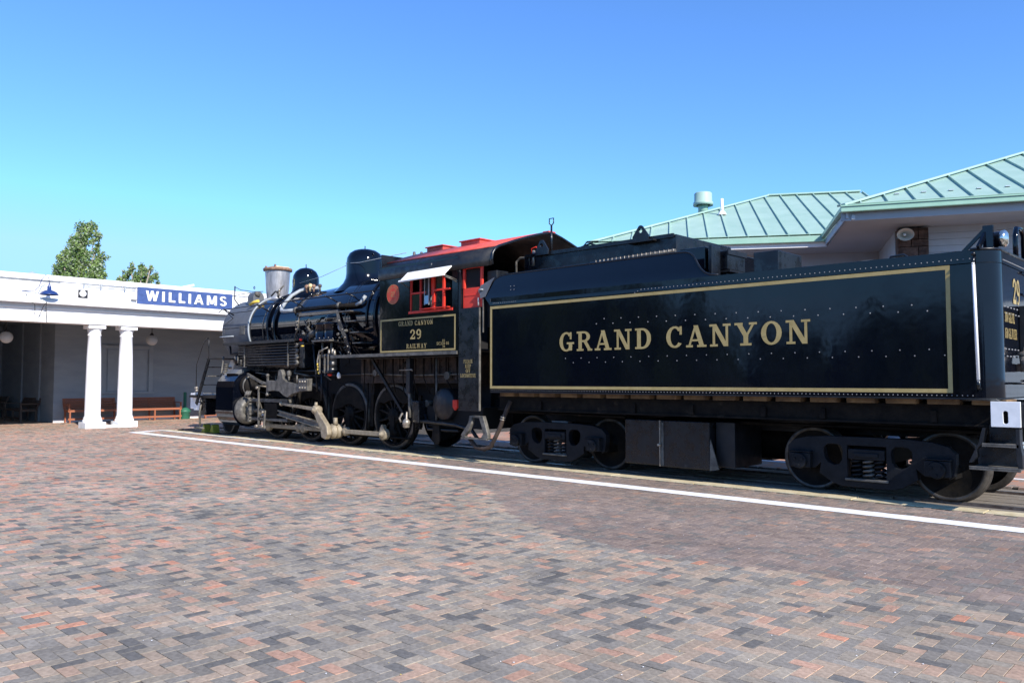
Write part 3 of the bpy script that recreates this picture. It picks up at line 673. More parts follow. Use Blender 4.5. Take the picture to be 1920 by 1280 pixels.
# ------------------------------------------------------------------ trees beyond the station
def poplar(base, blobs, n, label, seed, ls=.062):
    """crown given as clumps (y, z, radius) around the trunk; leaves are small folded faces spread through each clump"""
    rg = np.random.default_rng(seed); b = Vector(base)
    t = thing('poplar_tree', base, label, 'tree', 'poplars behind the station')
    top = max(blobs, key=lambda q: q[1]); fork = b + Vector((0, 0, 3.6)); mb = MB()
    mb.tube([b, b + Vector((.05, .02, 2)), fork], .20, 8)
    cl = []
    for (y, z, r) in blobs:
        c = Vector((b.x + rg.normal(0, .30), y, z)); cl.append((c, r))
        mid = fork.lerp(c, .55) + Vector((0, (y - b.y) * -.12, .15)); mb.tube([fork, mid, c], .035 if z < 7.5 else .025, 5)
    mb.build('trunk', 'bark', t)
    wts = np.array([q[2] ** 2.1 for q in blobs]); wts /= wts.sum(); ids = rg.choice(len(blobs), n, p=wts)
    # each clump is broken into sprays so that light and dark patches and gaps appear
    sprays = {}
    for i, (c, r) in enumerate(cl):
        L = []
        for k in range(int(10 + 46 * r)):
            d = rg.normal(0, 1, 3); d /= np.linalg.norm(d); q = d * r * rg.uniform(.35, 1.05) * np.array([1, .9, 1.25]); q[1] += q[2] * .30
            L.append((c + Vector(q), r * rg.uniform(.16, .34)))
        sprays[i] = L
    vs = []; fs = []; mi = []
    for i in ids:
        c, r = sprays[i][int(rg.integers(len(sprays[i])))]
        p = c + Vector(np.clip(rg.normal(0, .55, 3), -1.3, 1.3) * r * np.array([1, 1, 1.5])); s = ls * rg.uniform(.6, 1.25)
        d = Vector(rg.normal(0, 1, 3)) * .7 + Vector((.2, .7, .45)); d.normalize(); n2 = d.cross(Vector(rg.normal(0, 1, 3))).normalized()
        o = len(vs); vs += [p, p + d * s + n2 * s * .6, p + d * s * 2.0, p + d * s - n2 * s * .6]; fs.append((o, o + 1, o + 2, o + 3)); mi.append(1 if rg.random() < .27 else 0)
    mb = MB(); mb.v = [tuple(x) for x in vs]; mb.f = [list(f) for f in fs]; mb.sm = [False] * len(fs); mb.mi = mi
    mb.build('crown', ['leaf', 'leaf2'], t, fix=False)
big = [(12.35, 6.5, .40), (12.45, 7.0, .38), (12.7, 7.45, .42), (13.1, 8.0, .46), (13.42, 8.42, .42), (13.75, 8.70, .33), (13.9, 8.3, .28), (12.9, 6.6, .58), (13.3, 7.2, .50), (13.4, 7.75, .38),
       (13.7, 6.5, .52), (14.0, 6.9, .40), (14.15, 7.3, .30), (14.0, 7.65, .20), (14.1, 7.95, .13), (13.5, 6.1, .55), (12.6, 6.0, .5), (14.2, 6.3, .38), (13.3, 5.5, .8), (13.2, 4.8, .8)]
small = [(15.25, 6.35, .20), (15.5, 6.65, .24), (15.7, 7.0, .20), (15.85, 6.5, .30), (16.05, 6.85, .24), (16.12, 7.12, .15), (16.35, 6.5, .30), (16.5, 6.9, .18), (16.52, 7.1, .12), (16.55, 6.6, .24), (16.95, 6.35, .12), (16.0, 5.9, .6), (16.1, 5.2, .7)]
poplar((-41.0, 13.1, 0), big, 21000, 'large windblown poplar leaning right above the station roof', 11)
poplar((-41.0, 16.0, 0), small, 8500, 'smaller poplar top showing above the parapet left of the sign', 5)

# ------------------------------------------------------------------ what stands behind the photographer (seen only as reflections)
rg = np.random.default_rng(3); mb = MB()
for k in range(230):
    a = rg.uniform(-1.15, 1.25); d = rg.uniform(42, 75); x, y = -8 + d * math.sin(a), -d * math.cos(a) + 6
    if x > 26: continue
    h = rg.uniform(5.0, 8.5) * (d / 50) * (1.25 if x < -38 else .85); r = h * .26
    pr = [(r * .25, .0), (r, h * .14), (r * .72, h * .4), (r * .75, h * .44), (r * .4, h * .75), (.01, h)]
    mb.lathe((x, y, 0), (0, 0, 1), [(q * rg.uniform(.85, 1.15), z) for q, z in pr], 7, False)
mb.build('distant_woods', 'woods', kind='stuff', fix=False)
#@@PART3
# ------------------------------------------------------------------ tender
YC = 11.43; YN = 9.85; YF = 13.01
td = thing('tender', (-6, YC, 0), 'glossy black tender lettered GRAND CANYON coupled behind the locomotive', 'tender')
def roundrect(x0, x1, y0, y1, r, n=12, front=.0):
    e = .012; p = [(x0, y0), (x0 + e, y0), (x1 - r - e, y0)]
    p += [(x1 - r + r * math.cos(R(a)), y0 + r + r * math.sin(R(a))) for a in np.linspace(-90, 0, n)]
    p += [(x1, y0 + r + e), (x1, y1 - r - e)]
    p += [(x1 - r + r * math.cos(R(a)), y1 - r + r * math.sin(R(a))) for a in np.linspace(0, 90, n)]
    p += [(x1 - r - e, y1), (x0 + e, y1), (x0, y1), (x0, y1 - e), (x0, y0 + e)]
    return p
RR = roundrect(-9.87, -2.12, YN, YF, .24)
def shell(poly, z0, z1, smooth=True, close=True, nz=1):
    mb = MB(); m = len(poly); v = []
    for k in range(nz + 1): v += [(p[0], p[1], z0 + (z1 - z0) * k / nz) for p in poly]
    f = [(k * m + i, k * m + (i + 1) % m, (k + 1) * m + (i + 1) % m, (k + 1) * m + i) for k in range(nz) for i in range(m if close else m - 1)]
    return mb.add(v, f, smooth)
tank = shell(RR, 1.265, 2.89).build('tank', 'gloss', td)
MB().prism(RR, 2.74, 2.75, 'XY').build('deck', 'satin', td)
MB().prism(RR, 1.245, 1.262, 'XY').build('tank_floor', 'satin', td)
MB().tube([(p[0], p[1], 2.895) for p in RR[2:-4]], .016, 6).build('rim', 'gloss2', td)
# rear seam angle along the corner
# coal boards, leaning slightly inwards, with the swept ends
prof = [(-10.02, 2.92), (-9.98, 3.02), (-9.93, 3.10), (-9.86, 3.18), (-9.78, 3.235), (-9.66, 3.275), (-9.50, 3.285), (-6.11, 3.285), (-6.0, 3.28), (-5.93, 3.26), (-5.87, 3.22), (-5.82, 3.15), (-5.78, 3.08), (-5.73, 3.01), (-5.67, 2.955), (-5.58, 2.915), (-5.45, 2.90)]
def lean(z): t = max(0, z - 2.76); return .10 * t * t / .3 if t < .3 else .03 + (t - .3) * .12
for sgn, nm in ((1, 'near'), (-1, 'far')):
    mb = MB(); pts = []
    xs = [p[0] for p in prof]
    cols = []
    for (x, zt) in prof:
        xb = max(x, -9.87)
        col = [(xb + (x - xb) * k / 6, 2.76 + (zt - 2.76) * k / 6) for k in range(7)]
        cols.append(col)
    v = []
    for col in cols:
        for (x, z) in col:
            y = (YN - .0015 + lean(z)) if sgn > 0 else (YF + .0015 - lean(z)); v.append((x, y, z))
    f = [(i * 7 + k, (i + 1) * 7 + k, (i + 1) * 7 + k + 1, i * 7 + k + 1) for i in range(len(cols) - 1) for k in range(6)]
    nn = len(v); v2 = [(q[0], q[1] + .012 * sgn, q[2]) for q in v]
    mb.add(v, f, True); mb.add(v2, f, True); m_ = len(cols)
    mb.add(v + v2, [(i * 7 + 6, (i + 1) * 7 + 6, nn + (i + 1) * 7 + 6, nn + i * 7 + 6) for i in range(m_ - 1)])
    o = mb.build('coal_board', 'gloss', td, fix=False)
    edge = [(x, (YN - .0015 + lean(z)) if sgn > 0 else (YF + .0015 - lean(z)), z) for x, z in prof]
    MB().tube(edge, .014, 6).build('board_edge', 'gloss2', td)
MB().box(-9.85, -9.83, YN + .1, YF - .1, 1.27, 3.2).build('front_sheet', 'gloss2', td)
# canvas curtain end
MB().add([(-10.16, 9.86, 3.06), (-10.10, 9.83, 2.90), (-9.99, 9.85, 2.93), (-9.86, 9.87, 3.16), (-9.80, 9.89, 3.26), (-10.14, 9.88, 3.14)], [(0, 1, 2, 3, 5), (3, 4, 5)]).build('curtain', 'smokebox', td, fix=False)
# oil bunker and boxes on the deck
MB().box(-9.73, -6.56, 10.58, 12.30, 2.75, 3.70).build('oil_bunker', 'gloss2', td, bevel=.012)
MB().box(-9.70, -6.60, 10.55, 10.59, 3.655, 3.715).box(-9.70, -6.6, 12.28, 12.32, 3.655, 3.715).split('bunker_rim', 'gloss2', td)
MB().box(-9.4, -9.04, 10.45, 10.58, 3.36, 3.40).box(-7.4, -6.9, 10.45, 10.58, 3.63, 3.66).split('ledge', 'satin', td)
def lug(x, z, w, h):
    hole = [(x + .035 * math.cos(a), z + h * .62 + .035 * math.sin(a)) for a in np.linspace(0, 2 * math.pi, 12, endpoint=False)]
    return MB().prism([(x - w / 2, z), (x + w / 2, z), (x + w / 2, z + h * .3)] + arcpts(x, z + h * .78, h * .2, 25, 155, 6) + [(x - w / 2, z + h * .3)], 10.50, 10.535, 'XZ', holes=[hole])
lug(-7.17, 3.66, .30, .25).build('lifting_lug', 'gloss2', td, bevel=.004)
lug(-9.25, 3.66, .30, .27).build('lifting_lug', 'gloss2', td, bevel=.004)
# heating coil pipe with clamps seen against the bunker
mb = MB().tube([(-8.15, 10.50, 3.40), (-6.53, 10.50, 3.43)], .028, 8); mb.build('heater_pipe', 'castgrey', td)
for k in range(19): MB().lathe((-8.05 + k * .082, 10.50, 3.402 + k * .0015), (1, .35, .12), [(.03, 0), (.042, .008), (.03, .018)], 10).build('pipe_clamp', 'brass', td)
# hatch handle, valve gear and dipstick
MB().tube([(-9.36, 10.9, 3.7), (-9.36, 10.9, 4.25)], .018, 8).tube([(-9.36, 10.9, 4.25), (-9.41, 10.9, 4.29), (-9.41, 10.9, 4.38), (-9.31, 10.9, 4.38), (-9.31, 10.9, 4.29), (-9.36, 10.9, 4.25)], .011, 6).build('dipstick', 'gloss2', td)
MB().tube([(-8.75, 11.0, 3.72), (-8.75, 11.0, 3.80), (-8.55, 11.0, 3.84), (-8.4, 11.0, 3.78), (-8.2, 11, 3.76)], .018, 6).tube([(-8.75, 11.0, 3.78), (-8.62, 11.0, 3.88), (-8.38, 11.0, 3.86)], .012, 6).build('hatch_latch', 'gloss2', td)
MB().tube([(-9.95, 10.6, 3.30), (-9.95, 10.6, 3.62), (-9.85, 10.6, 3.68), (-9.62, 10.6, 3.66), (-9.60, 10.6, 3.52)], .022, 8).cyl((-9.52, 10.6, 3.5), (-9.52, 10.6, 3.78), .04, .025).build('steam_pipe', 'brass', td)
MB().tube([(-9.56, 10.6, 3.72), (-9.58, 10.6, 3.82), (-9.46, 10.6, 3.84), (-9.44, 10.6, 3.74), (-9.56, 10.6, 3.72)], .010, 6).build('valve_handle', 'red', td)
def obox_part(name, x0, x1, y0, y1, z0, z1, m='gloss2'): return MB().box(x0, x1, y0, y1, z0, z1).build(name, m, td, bevel=.01)
obox_part('deck_box', -6.35, -5.92, 10.32, 11.9, 2.75, 3.40, 'gloss')
obox_part('deck_box', -5.86, -5.80, 10.30, 10.55, 2.75, 3.41)
b = obox_part('deck_box', -5.98, -5.72, 10.62, 11.15, 3.08, 3.36); MB().box(-5.72, -5.70, 10.60, 11.17, 3.30, 3.37).box(-5.96, -5.68, 10.60, 11.15, 3.04, 3.07).build('box_lid', 'satin', b)
obox_part('deck_box', -5.99, -5.75, 10.64, 11.1, 2.75, 3.03)
obox_part('deck_box', -5.27, -4.90, 10.52, 11.28, 2.75, 3.26)
MB().lathe((-3.6, 10.45, 2.75), (0, 0, 1), [(.28, 0), (.28, .14), (.30, .16), (.27, .19), (.05, .2), (.001, .2)], 24).build('filler_hatch', 'graypipe', td)
MB().tube([(-3.4, 10.3, 2.9), (-3.35, 10.3, 2.97), (-3.2, 10.3, 2.98), (-3.1, 10.3, 2.9)], .015, 6).build('hatch_handle', 'gloss2', td)
# gold lining and lettering
gz = YN - .003
def frame(x0, x1, z0, z1, t, y, par, m='gold'):
    mb = MB(); mb.box(x0, x1, y - .0015, y, z0, z0 + t).box(x0, x1, y - .0015, y, z1 - t, z1).box(x0, x0 + t, y - .0015, y, z0 + t, z1 - t).box(x1 - t, x1, y - .0015, y, z0 + t, z1 - t)
    return mb.build('gold_lining', m, par)
frame(-9.90 + .03, -2.58, 1.315, 2.742, .046, gz, td)
def letters(t, o, u, v, n, h, width, par, gap=.10, f=SLAB):
    sc = width / text_width(t, f, gap); x = 0
    for ch in t:
        if ch == ' ': x += .55; continue
        text(MB(), ch, Vector(o) + Vector(u) * x * sc, u, v, n, h, width=f[ch][0] * sc, f=f).build('letter', 'gold', par, fix=False)
        x += f[ch][0] + gap
letters('GRAND CANYON', (-8.30, gz - .002, 1.918), (1, 0, 0), (0, 0, 1), (0, -1, 0), .305, 4.13, td, gap=.13)
# rear lettering
rx = -2.12 + .004
text(MB(), '29', (rx, 10.55, 2.33), (0, 1, 0), (0, 0, 1), (1, 0, 0), .29, width=.34).build('lettering', 'gold', td, fix=False, kind='stuff')
text(MB(), '3000 GAL-OIL', (rx, 10.13, 2.10), (0, 1, 0), (0, 0, 1), (1, 0, 0), .115, width=.46).build('lettering', 'gold', td, fix=False, kind='stuff')
text(MB(), '8500 GAL WATER', (rx, 10.12, 1.92), (0, 1, 0), (0, 0, 1), (1, 0, 0), .115, width=.56).build('lettering', 'gold', td, fix=False, kind='stuff')
# rivets: domes with a little size, joined per row
def rivets(pts, r=.0095, n=(0, -1, 0), name='rivet_row', par=None, m='rivet'):
    mb = MB(); N = Vector(n)
    for p in pts: mb.lathe(Vector(p), N, [(r, 0), (r * .85, r * .45), (r * .45, r * .75), (.0001, r * .85)], 6)
    return mb.build(name, m, par or td, fix=False, kind='stuff')
rivets([(x, YN, 1.287) for x in np.arange(-9.82, -2.36, .052)], .0075)
rivets([(x, YN, 2.795) for x in np.arange(-6.72, -2.36, .062)], .0085)
rivets([(x, YN, 2.795) for x in np.arange(-9.80, -9.25, .045)], .007)
rivets([(-6.78, YN, 2.775), (-6.83, YN, 2.755), (-6.88, YN, 2.735)], .008)
for z, x0, dx in ((2.40, -7.40, 0), (2.325, -7.55, .16)):
    rivets([(x + dx * .0, YN, z - (x + 7.4) * .018) for x in np.arange(x0, -2.7, .315)], .0105)
for z, x0 in ((1.805, -8.17), (1.735, -8.01)): rivets([(x, YN, z) for x in np.arange(x0, -2.65, .315)], .009)
rivets([(x, YN, z) for x in (-9.38, -9.30) for z in (3.0, 3.06)], .008)
rivets([(-2.12 - .01, YN + .255 + .02, z) for z in np.arange(1.30, 2.86, .045)], .010, (1, 0, 0))
rivets([(-2.12, y, 2.79) for y in np.arange(10.15, 12.8, .06)], .009, (1, 0, 0))
for z in (2.27, 2.20, 1.80, 1.72): rivets([(-2.12, y + (.07 if z in (2.20, 1.72) else 0), z) for y in np.arange(10.15, 12.7, .15)], .012, (1, 0, 0))
# grab irons and rear fittings
MB().tube([(-2.33, 9.845, 2.80), (-2.33, 9.79, 2.78), (-2.33, 9.785, 2.72)], .018, 8).tube([(-2.31, 9.845, 1.36), (-2.31, 9.79, 1.37), (-2.31, 9.785, 1.46)], .018, 8).split('grab_bracket', 'gloss2', td)
MB().tube([(-2.33, 9.785, 2.74), (-2.31, 9.785, 1.44)], .017, 10).build('grab_iron', 'white', td)
MB().sphere((-2.33, 9.80, 2.84), .024, 10, 6).build('knob', 'gloss2', td)
MB().obox((-2.22, 9.98, 2.86), (-2.22, 9.98, 3.16), .05, .10, up=(1, 0, 0)).obox((-2.28, 9.80, 2.90), (-2.24, 10.02, 3.12), .03, .05).obox((-2.50, 9.97, 2.86), (-2.24, 9.98, 3.13), .03, .04).build('lamp_bracket', 'gloss', td)
l = MB().lathe((-2.19, 10.13, 3.02), (1, -.12, 0), [(.03, -.10), (.075, -.06), (.085, .0), (.085, .09)], 20).box(-2.2, -2.16, 10.11, 10.15, 2.86, 2.97).build('backup_lamp', 'gloss2', td)
MB().lathe((-2.19, 10.13, 3.02), (1, -.12, 0), [(.088, .07), (.095, .10), (.085, .115), (.06, .13), (.001, .14)], 20).build('lens', 'lens', l)
MB().tube([(-2.2, 11.18, 2.80), (-2.2, 11.18, 3.2), (-2.2, 11.24, 3.30), (-2.2, 11.5, 3.32), (-2.2, 11.62, 3.25), (-2.2, 11.62, 2.8)], .03, 8).build('rear_handrail', 'gloss', td)
for k in range(6): MB().tube([(-2.10, 11.18, 1.45 + .26 * k), (-2.06, 11.18, 1.45 + .26 * k), (-2.06, 11.62, 1.45 + .26 * k), (-2.10, 11.62, 1.45 + .26 * k)], .012, 6).build('ladder_rung', 'gloss2', td)
MB().box(-2.12, -1.90, 10.82, 11.05, 1.75, 2.32).build('tool_box', 'satin', td, bevel=.01)
MB().cyl((-2.02, 10.62, 1.55), (-2.02, 10.62, 1.74), .055, .07).lathe((-2.02, 10.62, 1.74), (0, 0, 1), [(.08, 0), (.08, .03), (.03, .05), (.02, .10)], 14).build('drain_valve', 'brass', td)
MB().tube([(-2.10, 10.62, 1.60), (-2.0, 10.75, 1.60), (-1.98, 11.3, 1.60)], .045, 10).build('feed_pipe', 'rust', td)
MB().tube([(-2.10, 10.30, 1.42), (-1.99, 10.30, 1.42), (-1.99, 10.75, 1.42), (-2.1, 10.75, 1.42)], .012, 6).build('grab_bar', 'gloss2', td)
MB().tube([(-1.99, 10.58, 1.24), (-1.99, 10.58, 1.40)], .022, 8).build('uncoupling_post', 'white', td)
# underframe
MB().box(-9.95, -2.05, 10.16, 10.26, .945, 1.175).build('side_sill', 'grimy', td, bevel=.012)
MB().box(-9.95, -2.05, 10.13, 10.27, 1.155, 1.18).box(-9.95, -2.05, 10.13, 10.27, .935, .958).split('sill_flange', 'grimy', td)
MB().box(-9.95, -2.05, 12.60, 12.70, .945, 1.175).build('side_sill', 'grimy', td)
MB().box(-9.9, -2.2, 10.3, 12.56, .98, 1.20).build('underframe', 'dark', td)
MB().box(-9.9, -2.15, 11.2, 11.66, .72, 1.0).build('center_sill', 'satin', td)
for k in range(17):
    x = -9.8 + k * .46; MB().box(x, x + .34, 10.02, 10.5, 1.182, 1.243).build('blocking', 'woodblock', td, bevel=.006)
for x in (-9.0, -7.1, -6.1, -5.0, -4.2, -2.9): MB().box(x, x + .07, 10.12, 10.158, .97, 1.10).build('sill_bracket', 'grimy', td)
# rear beam with the white corner plate
MB().box(-2.06, -1.86, 9.86, 13.0, .95, 1.20).build('end_beam', 'satin', td, bevel=.01)
slot = [(-2.075 + .024 * math.cos(a), 1.06 + (.045 if math.sin(a) > 0 else -.045) + .024 * math.sin(a)) for a in np.linspace(0, 2 * math.pi, 14, endpoint=False)]
MB().prism([(-2.215, .955), (-1.935, .955), (-1.935, 1.228), (-2.215, 1.228)], 9.835, 9.855, 'XZ', holes=[slot]).build('corner_plate', 'whiteworn', td, bevel=.004)
MB().box(-1.865, -1.85, 9.86, 13.0, .97, 1.2).build('end_plate', 'white', td)
MB().prism([(-2.55, 1.232), (-2.18, 1.255), (-2.15, 1.232)], 9.90, 10.1, 'XZ').build('gusset', 'castgrey', td)
# rear steps
mb = MB()
mb.prism([(-2.30, .94), (-2.27, .94), (-2.30, .78), (-2.36, .70), (-2.36, .62), (-2.41, .56), (-2.44, .555), (-2.40, .65), (-2.34, .78)], 9.84, 9.95, 'XZ')
mb.prism([(-1.99, .94), (-1.95, .94), (-1.95, .80), (-1.93, .66), (-1.93, .53), (-1.97, .50), (-1.99, .60), (-1.99, .8)], 9.84, 9.95, 'XZ')
mb.split('step_hanger', 'satin', td, bevel=.006)
for z, x0, x1, y0 in ((.765, -2.31, -1.96, 9.84), (.515, -2.43, -1.94, 9.80)):
    MB().box(x0, x1, y0, 10.12, z - .012, z).box(x0, x1, y0, y0 + .012, z - .028, z + .012).build('step_tread', 'castgrey', td, bevel=.004)
    MB().box(x0 + .02, x1 - .02, 10.10, 10.115, z, z + .20).build('step_back', 'gloss2', td)
# trucks
def sideframe(xa, xb, y, par):
    """cast side frame between axle centres xa, xb"""
    xm = (xa + xb) / 2; L = (xb - xa) / 2
    out = [(-L - .20, .50), (-L - .20, .60), (-L - .12, .68), (-L + .05, .725), (-.5, .745), (0, .75), (.5, .745), (L - .05, .725), (L + .12, .68), (L + .20, .60), (L + .20, .48), (L + .17, .34), (L + .12, .30), (L + .10, .36), (L - .16, .33), (L - .24, .40), (.60, .27), (.42, .16), (.30, .125), (-.30, .125), (-.42, .16), (-.60, .27), (-L + .24, .40), (-L + .16, .33), (-L - .13, .34)]
    k = L / .83; out = [(xm + p[0] * (k if abs(p[0]) > .45 else 1), p[1]) for p in out]
    def tri(c): return [(xm + c * q[0], q[1]) for q in [(.29, .56), (.30, .61), (.34, .645), (.42, .65), (.49, .64), (.53, .60), (.535, .54), (.515, .46), (.47, .41), (.40, .385), (.34, .40), (.30, .46)]][::(1 if c > 0 else -1)]
    win = [(xm - .235, .22), (xm + .235, .22), (xm + .235, .64), (xm - .235, .64)]
    f = MB().prism(out, y - .07, y + .04, 'XZ', holes=[tri(1), tri(-1), win]).build('side_frame', 'cast', par, bevel=.016)
    MB().box(xm - .22, xm + .22, y - .09, y + .1, .47, .60).box(xm - .15, xm + .15, y - .11, y - .08, .50, .56).build('bolster', 'cast', f, bevel=.012)
    for dx in (-.14, 0, .14):
        pts = [(xm + dx + .058 * math.cos(t), y + .058 * math.sin(t), .235 + .225 * t / (2 * math.pi * 4)) for t in np.linspace(0, 2 * math.pi * 4, 56)]
        MB().tube(pts, .016, 6).build('spring', 'cast' if dx else 'castgrey', f)
    MB().box(xm - .26, xm + .26, y - .10, y + .05, .205, .235).build('spring_plank', 'castgrey', f, bevel=.008)
    for xx in (xa, xb):
        MB().box(xx - .14, xx + .14, y - .15, y + .02, .33, .52).box(xx - .15, xx + .15, y - .16, y - .06, .525, .545).build('journal_box', 'cast', f, bevel=.014)
        MB().cyl((xx, y - .19, .415), (xx, y - .14, .415), .095, .105, 20).build('journal_cover', 'cast', f, bevel=.006)
        for a in (30, 150, 270): MB().cyl((xx + .055 * math.cos(R(a)), y - .205, .415 + .055 * math.sin(R(a))), (xx + .055 * math.cos(R(a)), y - .188, .415 + .055 * math.sin(R(a))), .017, n=8).build('cap_bolt', 'cast', f)
    return f
def wheelset(x, par, r=.42, near=10.655, far=12.205):
    for y, s in ((near, 1), (far, -1)):
        mb = MB(); mb.cur = 0
        mb.lathe((x, y, r), (0, s, 0), [(.06, -.03), (.11, -.02), (.13, .015), (r * .45, .03), (r * .80, .02), (r - .055, .0), (r - .05, -.0)], 48)
        w_ = mb.build('wheel', 'grimy', par)
        MB().lathe((x, y, r), (0, s, 0), [(r - .055, .004), (r - .05, -.006), (r - .01, -.006), (r, .004), (r + .003, .09), (r + .012, .10), (r + .028, .112), (r + .028, .128), (r - .01, .14), (r - .06, .14)], 56).build('tyre', 'wheelrim', w_)
    MB().cyl((x, near, r), (x, far, r), .07, n=14).build('axle', 'grimy', par)
for xa, xb, nm in ((-9.58, -7.90, 'a'), (-4.50, -2.86, 'b')):
    tr = bpy.data.objects.new('truck', None); COL.objects.link(tr); tr.parent = td; tr['_o'] = tuple(td['_o'])
    def P_(par): return par
    for x in (xa, xb): wheelset(x, td)
    sideframe(xa, xb, 10.33, td)
    o = MB().box((xa + xb) / 2 - .2, (xa + xb) / 2 + .2, 10.4, 12.5, .42, .62).build('truck_bolster', 'grimy', td)
    bpy.data.objects.remove(tr)
    ff = sideframe(xa, xb, 12.55, td)
    MB().box(xb + .1, xb + .14, 10.4, 12.4, .30, .42).tube([(xa - .3, 10.75, .25), (xa - .32, 10.75, .55), (xb + .3, 10.75, .8)], .02, 6).build('brake_rigging', 'grimy', td)
# tool boxes under the frame
MB().box(-7.30, -6.655, 10.24, 11.0, .185, .86).build('under_box', 'gloss2', td, bevel=.012)
MB().box(-6.645, -5.84, 10.24, 11.0, .175, .86).build('under_box', 'gloss2', td, bevel=.012)
MB().box(-6.655, -6.645, 10.20, 10.245, .18, .86).cyl((-6.65, 10.16, .50), (-6.65, 10.24, .50), .018).build('box_latch', 'brass', td)
MB().box(-6.66, -6.60, 10.228, 10.242, .19, .83).build('box_hinge', 'castgrey', td)
MB().prism([(-5.84, .17), (-5.70, .20), (-5.83, .62)], 10.24, 10.26, 'XZ').build('torn_flap', 'castgrey', td)
MB().box(-5.82, -5.52, 10.38, 11.2, .22, .86).build('under_box', 'satin', td, bevel=.01)
MB().cyl((-5.4, 12.1, .62), (-4.9, 12.1, .62), .17).build('brake_cylinder', 'grimy', td)
MB().tube([(-9.95, 10.4, .9), (-7.4, 10.4, .88)], .025, 6).tube([(-5.5, 10.5, .86), (-2.4, 10.5, .86)], .025, 6).split('train_pipe', 'grimy', td)

MB().cyl((-7.9, 11.9, .58), (-5.0, 11.9, .58), .34, n=24).build('air_reservoir', 'grimy', td)
MB().box(-7.3, -5.84, 12.2, 12.62, .18, .9).build('under_box', 'gloss2', td, bevel=.01)
MB().box(-5.8, -4.9, 12.2, 12.6, .25, .95).build('under_box', 'satin', td, bevel=.01)
# ------------------------------------------------------------------ steam locomotive
lo = thing('steam_locomotive', (-16, YC, 0), 'black steam locomotive number 29 with a red cab roof and greased side rods', 'locomotive')
ZC = 2.82
def onb(X, th, r): return (X, YC + r * math.cos(R(th)), ZC + r * math.sin(R(th)))
MB().lathe((-21.1, YC, ZC), (1, 0, 0), [(.001, -.10), (.45, -.08), (.60, -.02), (.80, .0), (.885, .0), (.89, .02), (.89, 1.48)], 72).build('smokebox', 'smokebox', lo)
MB().lathe((-19.62, YC, ZC), (1, 0, 0), [(.89, -.03), (.915, -.028), (.92, .0), (.915, .028), (.89, .03)], 72).build('smokebox_band', 'graypipe', lo)
MB().lathe((-19.59, YC, ZC), (1, 0, 0), [(.885, 0), (.885, 1.2), (.90, 2.3), (.945, 3.2), (1.0, 3.9), (1.04, 4.7), (1.05, 6.55)], 96).build('boiler', 'gloss', lo)
for x, r in ((-18.9, .892), (-17.28, .906), (-17.12, .908), (-15.02, 1.035), (-14.9, 1.04), (-13.6, 1.056)):
    MB().lathe((x, YC, ZC), (1, 0, 0), [(r - .004, -.022), (r + .002, -.02), (r + .002, .02), (r - .004, .022)], 72).build('boiler_band', 'gloss2', lo)
for th in (146, 176): MB().tube([onb(-21.08, th, .893), onb(-19.65, th, .893)], .008, 6).build('seam', 'satin', lo)
rivets([onb(-21.06, t, .895) for t in np.arange(95, 300, 5)], .016, (-.3, -.9, .1), par=lo, m='brass')
rivets([onb(-20.95, t, .895) for t in np.arange(178, 215, 4)], .012, (0, -1, 0), par=lo, m='brass')
MB().tube([onb(-21.15, 190, .93), onb(-20.9, 190, .98), onb(-20.35, 190, .96)], .018, 8).build('drain_pipe', 'graypipe', lo)
MB().box(-20.10, -19.84, YC - .900, YC - .885, ZC - .13, ZC + .10).build('builders_plate', 'castgrey', lo)
MB().box(-18.75, -18.45, YC - .905, YC - .87, ZC - .09, ZC - .01).build('washout_cover', 'gloss2', lo, bevel=.02)
# stack
sx = -19.72
st_ = MB().lathe((sx, YC, 3.62), (0, 0, 1), [(.36, -.02), (.30, .04), (.285, .10), (.29, .14), (.335, .80), (.335, .84)], 40).build('smokestack', 'stack', lo)
MB().lathe((sx, YC, 4.44), (0, 0, 1), [(.34, 0), (.385, .01), (.39, .06), (.375, .085), (.30, .09), (.28, .04), (.0001, .02)], 40).build('stack_rim', 'rust', st_)
MB().box(sx - .25, sx + .25, YC - .22, YC + .2, 4.53, 4.56).build('cover_board', 'board', st_)
for dx in (-.24, .24): MB().box(sx + dx - .02, sx + dx + .02, YC - .24, YC - .2, 4.5, 4.6).build('board_clip', 'rust', st_)
# sand dome with the number
sd = MB().lathe((-18.30, YC, 3.66), (0, 0, 1), [(.50, -.06), (.42, .02), (.355, .12), (.34, .2), (.34, .42), (.325, .53), (.27, .64), (.17, .715), (.06, .745), (.0001, .75)], 44).build('sand_dome', 'gloss', lo)
MB().cyl((-18.30, YC, 4.40), (-18.30, YC, 4.50), .012, n=6).tube([(-18.58, YC - .02, 4.24), (-18.66, YC - .04, 4.30), (-18.62, YC - .05, 4.35), (-18.56, YC - .04, 4.33)], .012, 6).tube([(-18.05, YC, 4.20), (-17.98, YC - .03, 4.26), (-18.01, YC - .04, 4.31), (-18.06, YC - .03, 4.29)], .012, 6).split('lifting_eye', 'gloss2', sd)
for ch, a in (('2', 226), ('9', 262)):
    mb = MB(); text(mb, ch, (0, 0, 0), (1, 0, 0), (0, 0, 1), (0, -1, 0), .22, width=.15)
    # wrap the numeral round the dome: x becomes angle
    mb2 = MB(); mb2.f = mb.f; mb2.sm = mb.sm; mb2.mi = mb.mi
    for v in mb.v:
        t = R(a) + (v[0] - .075) / .34 * (1 if True else -1); rr = .343 - v[1] * .3
        mb2.v.append((-18.30 + rr * math.cos(t), YC + rr * math.sin(t), 3.66 + .22 + v[2]))
    mb2.build('numeral', 'gold', sd, fix=False)
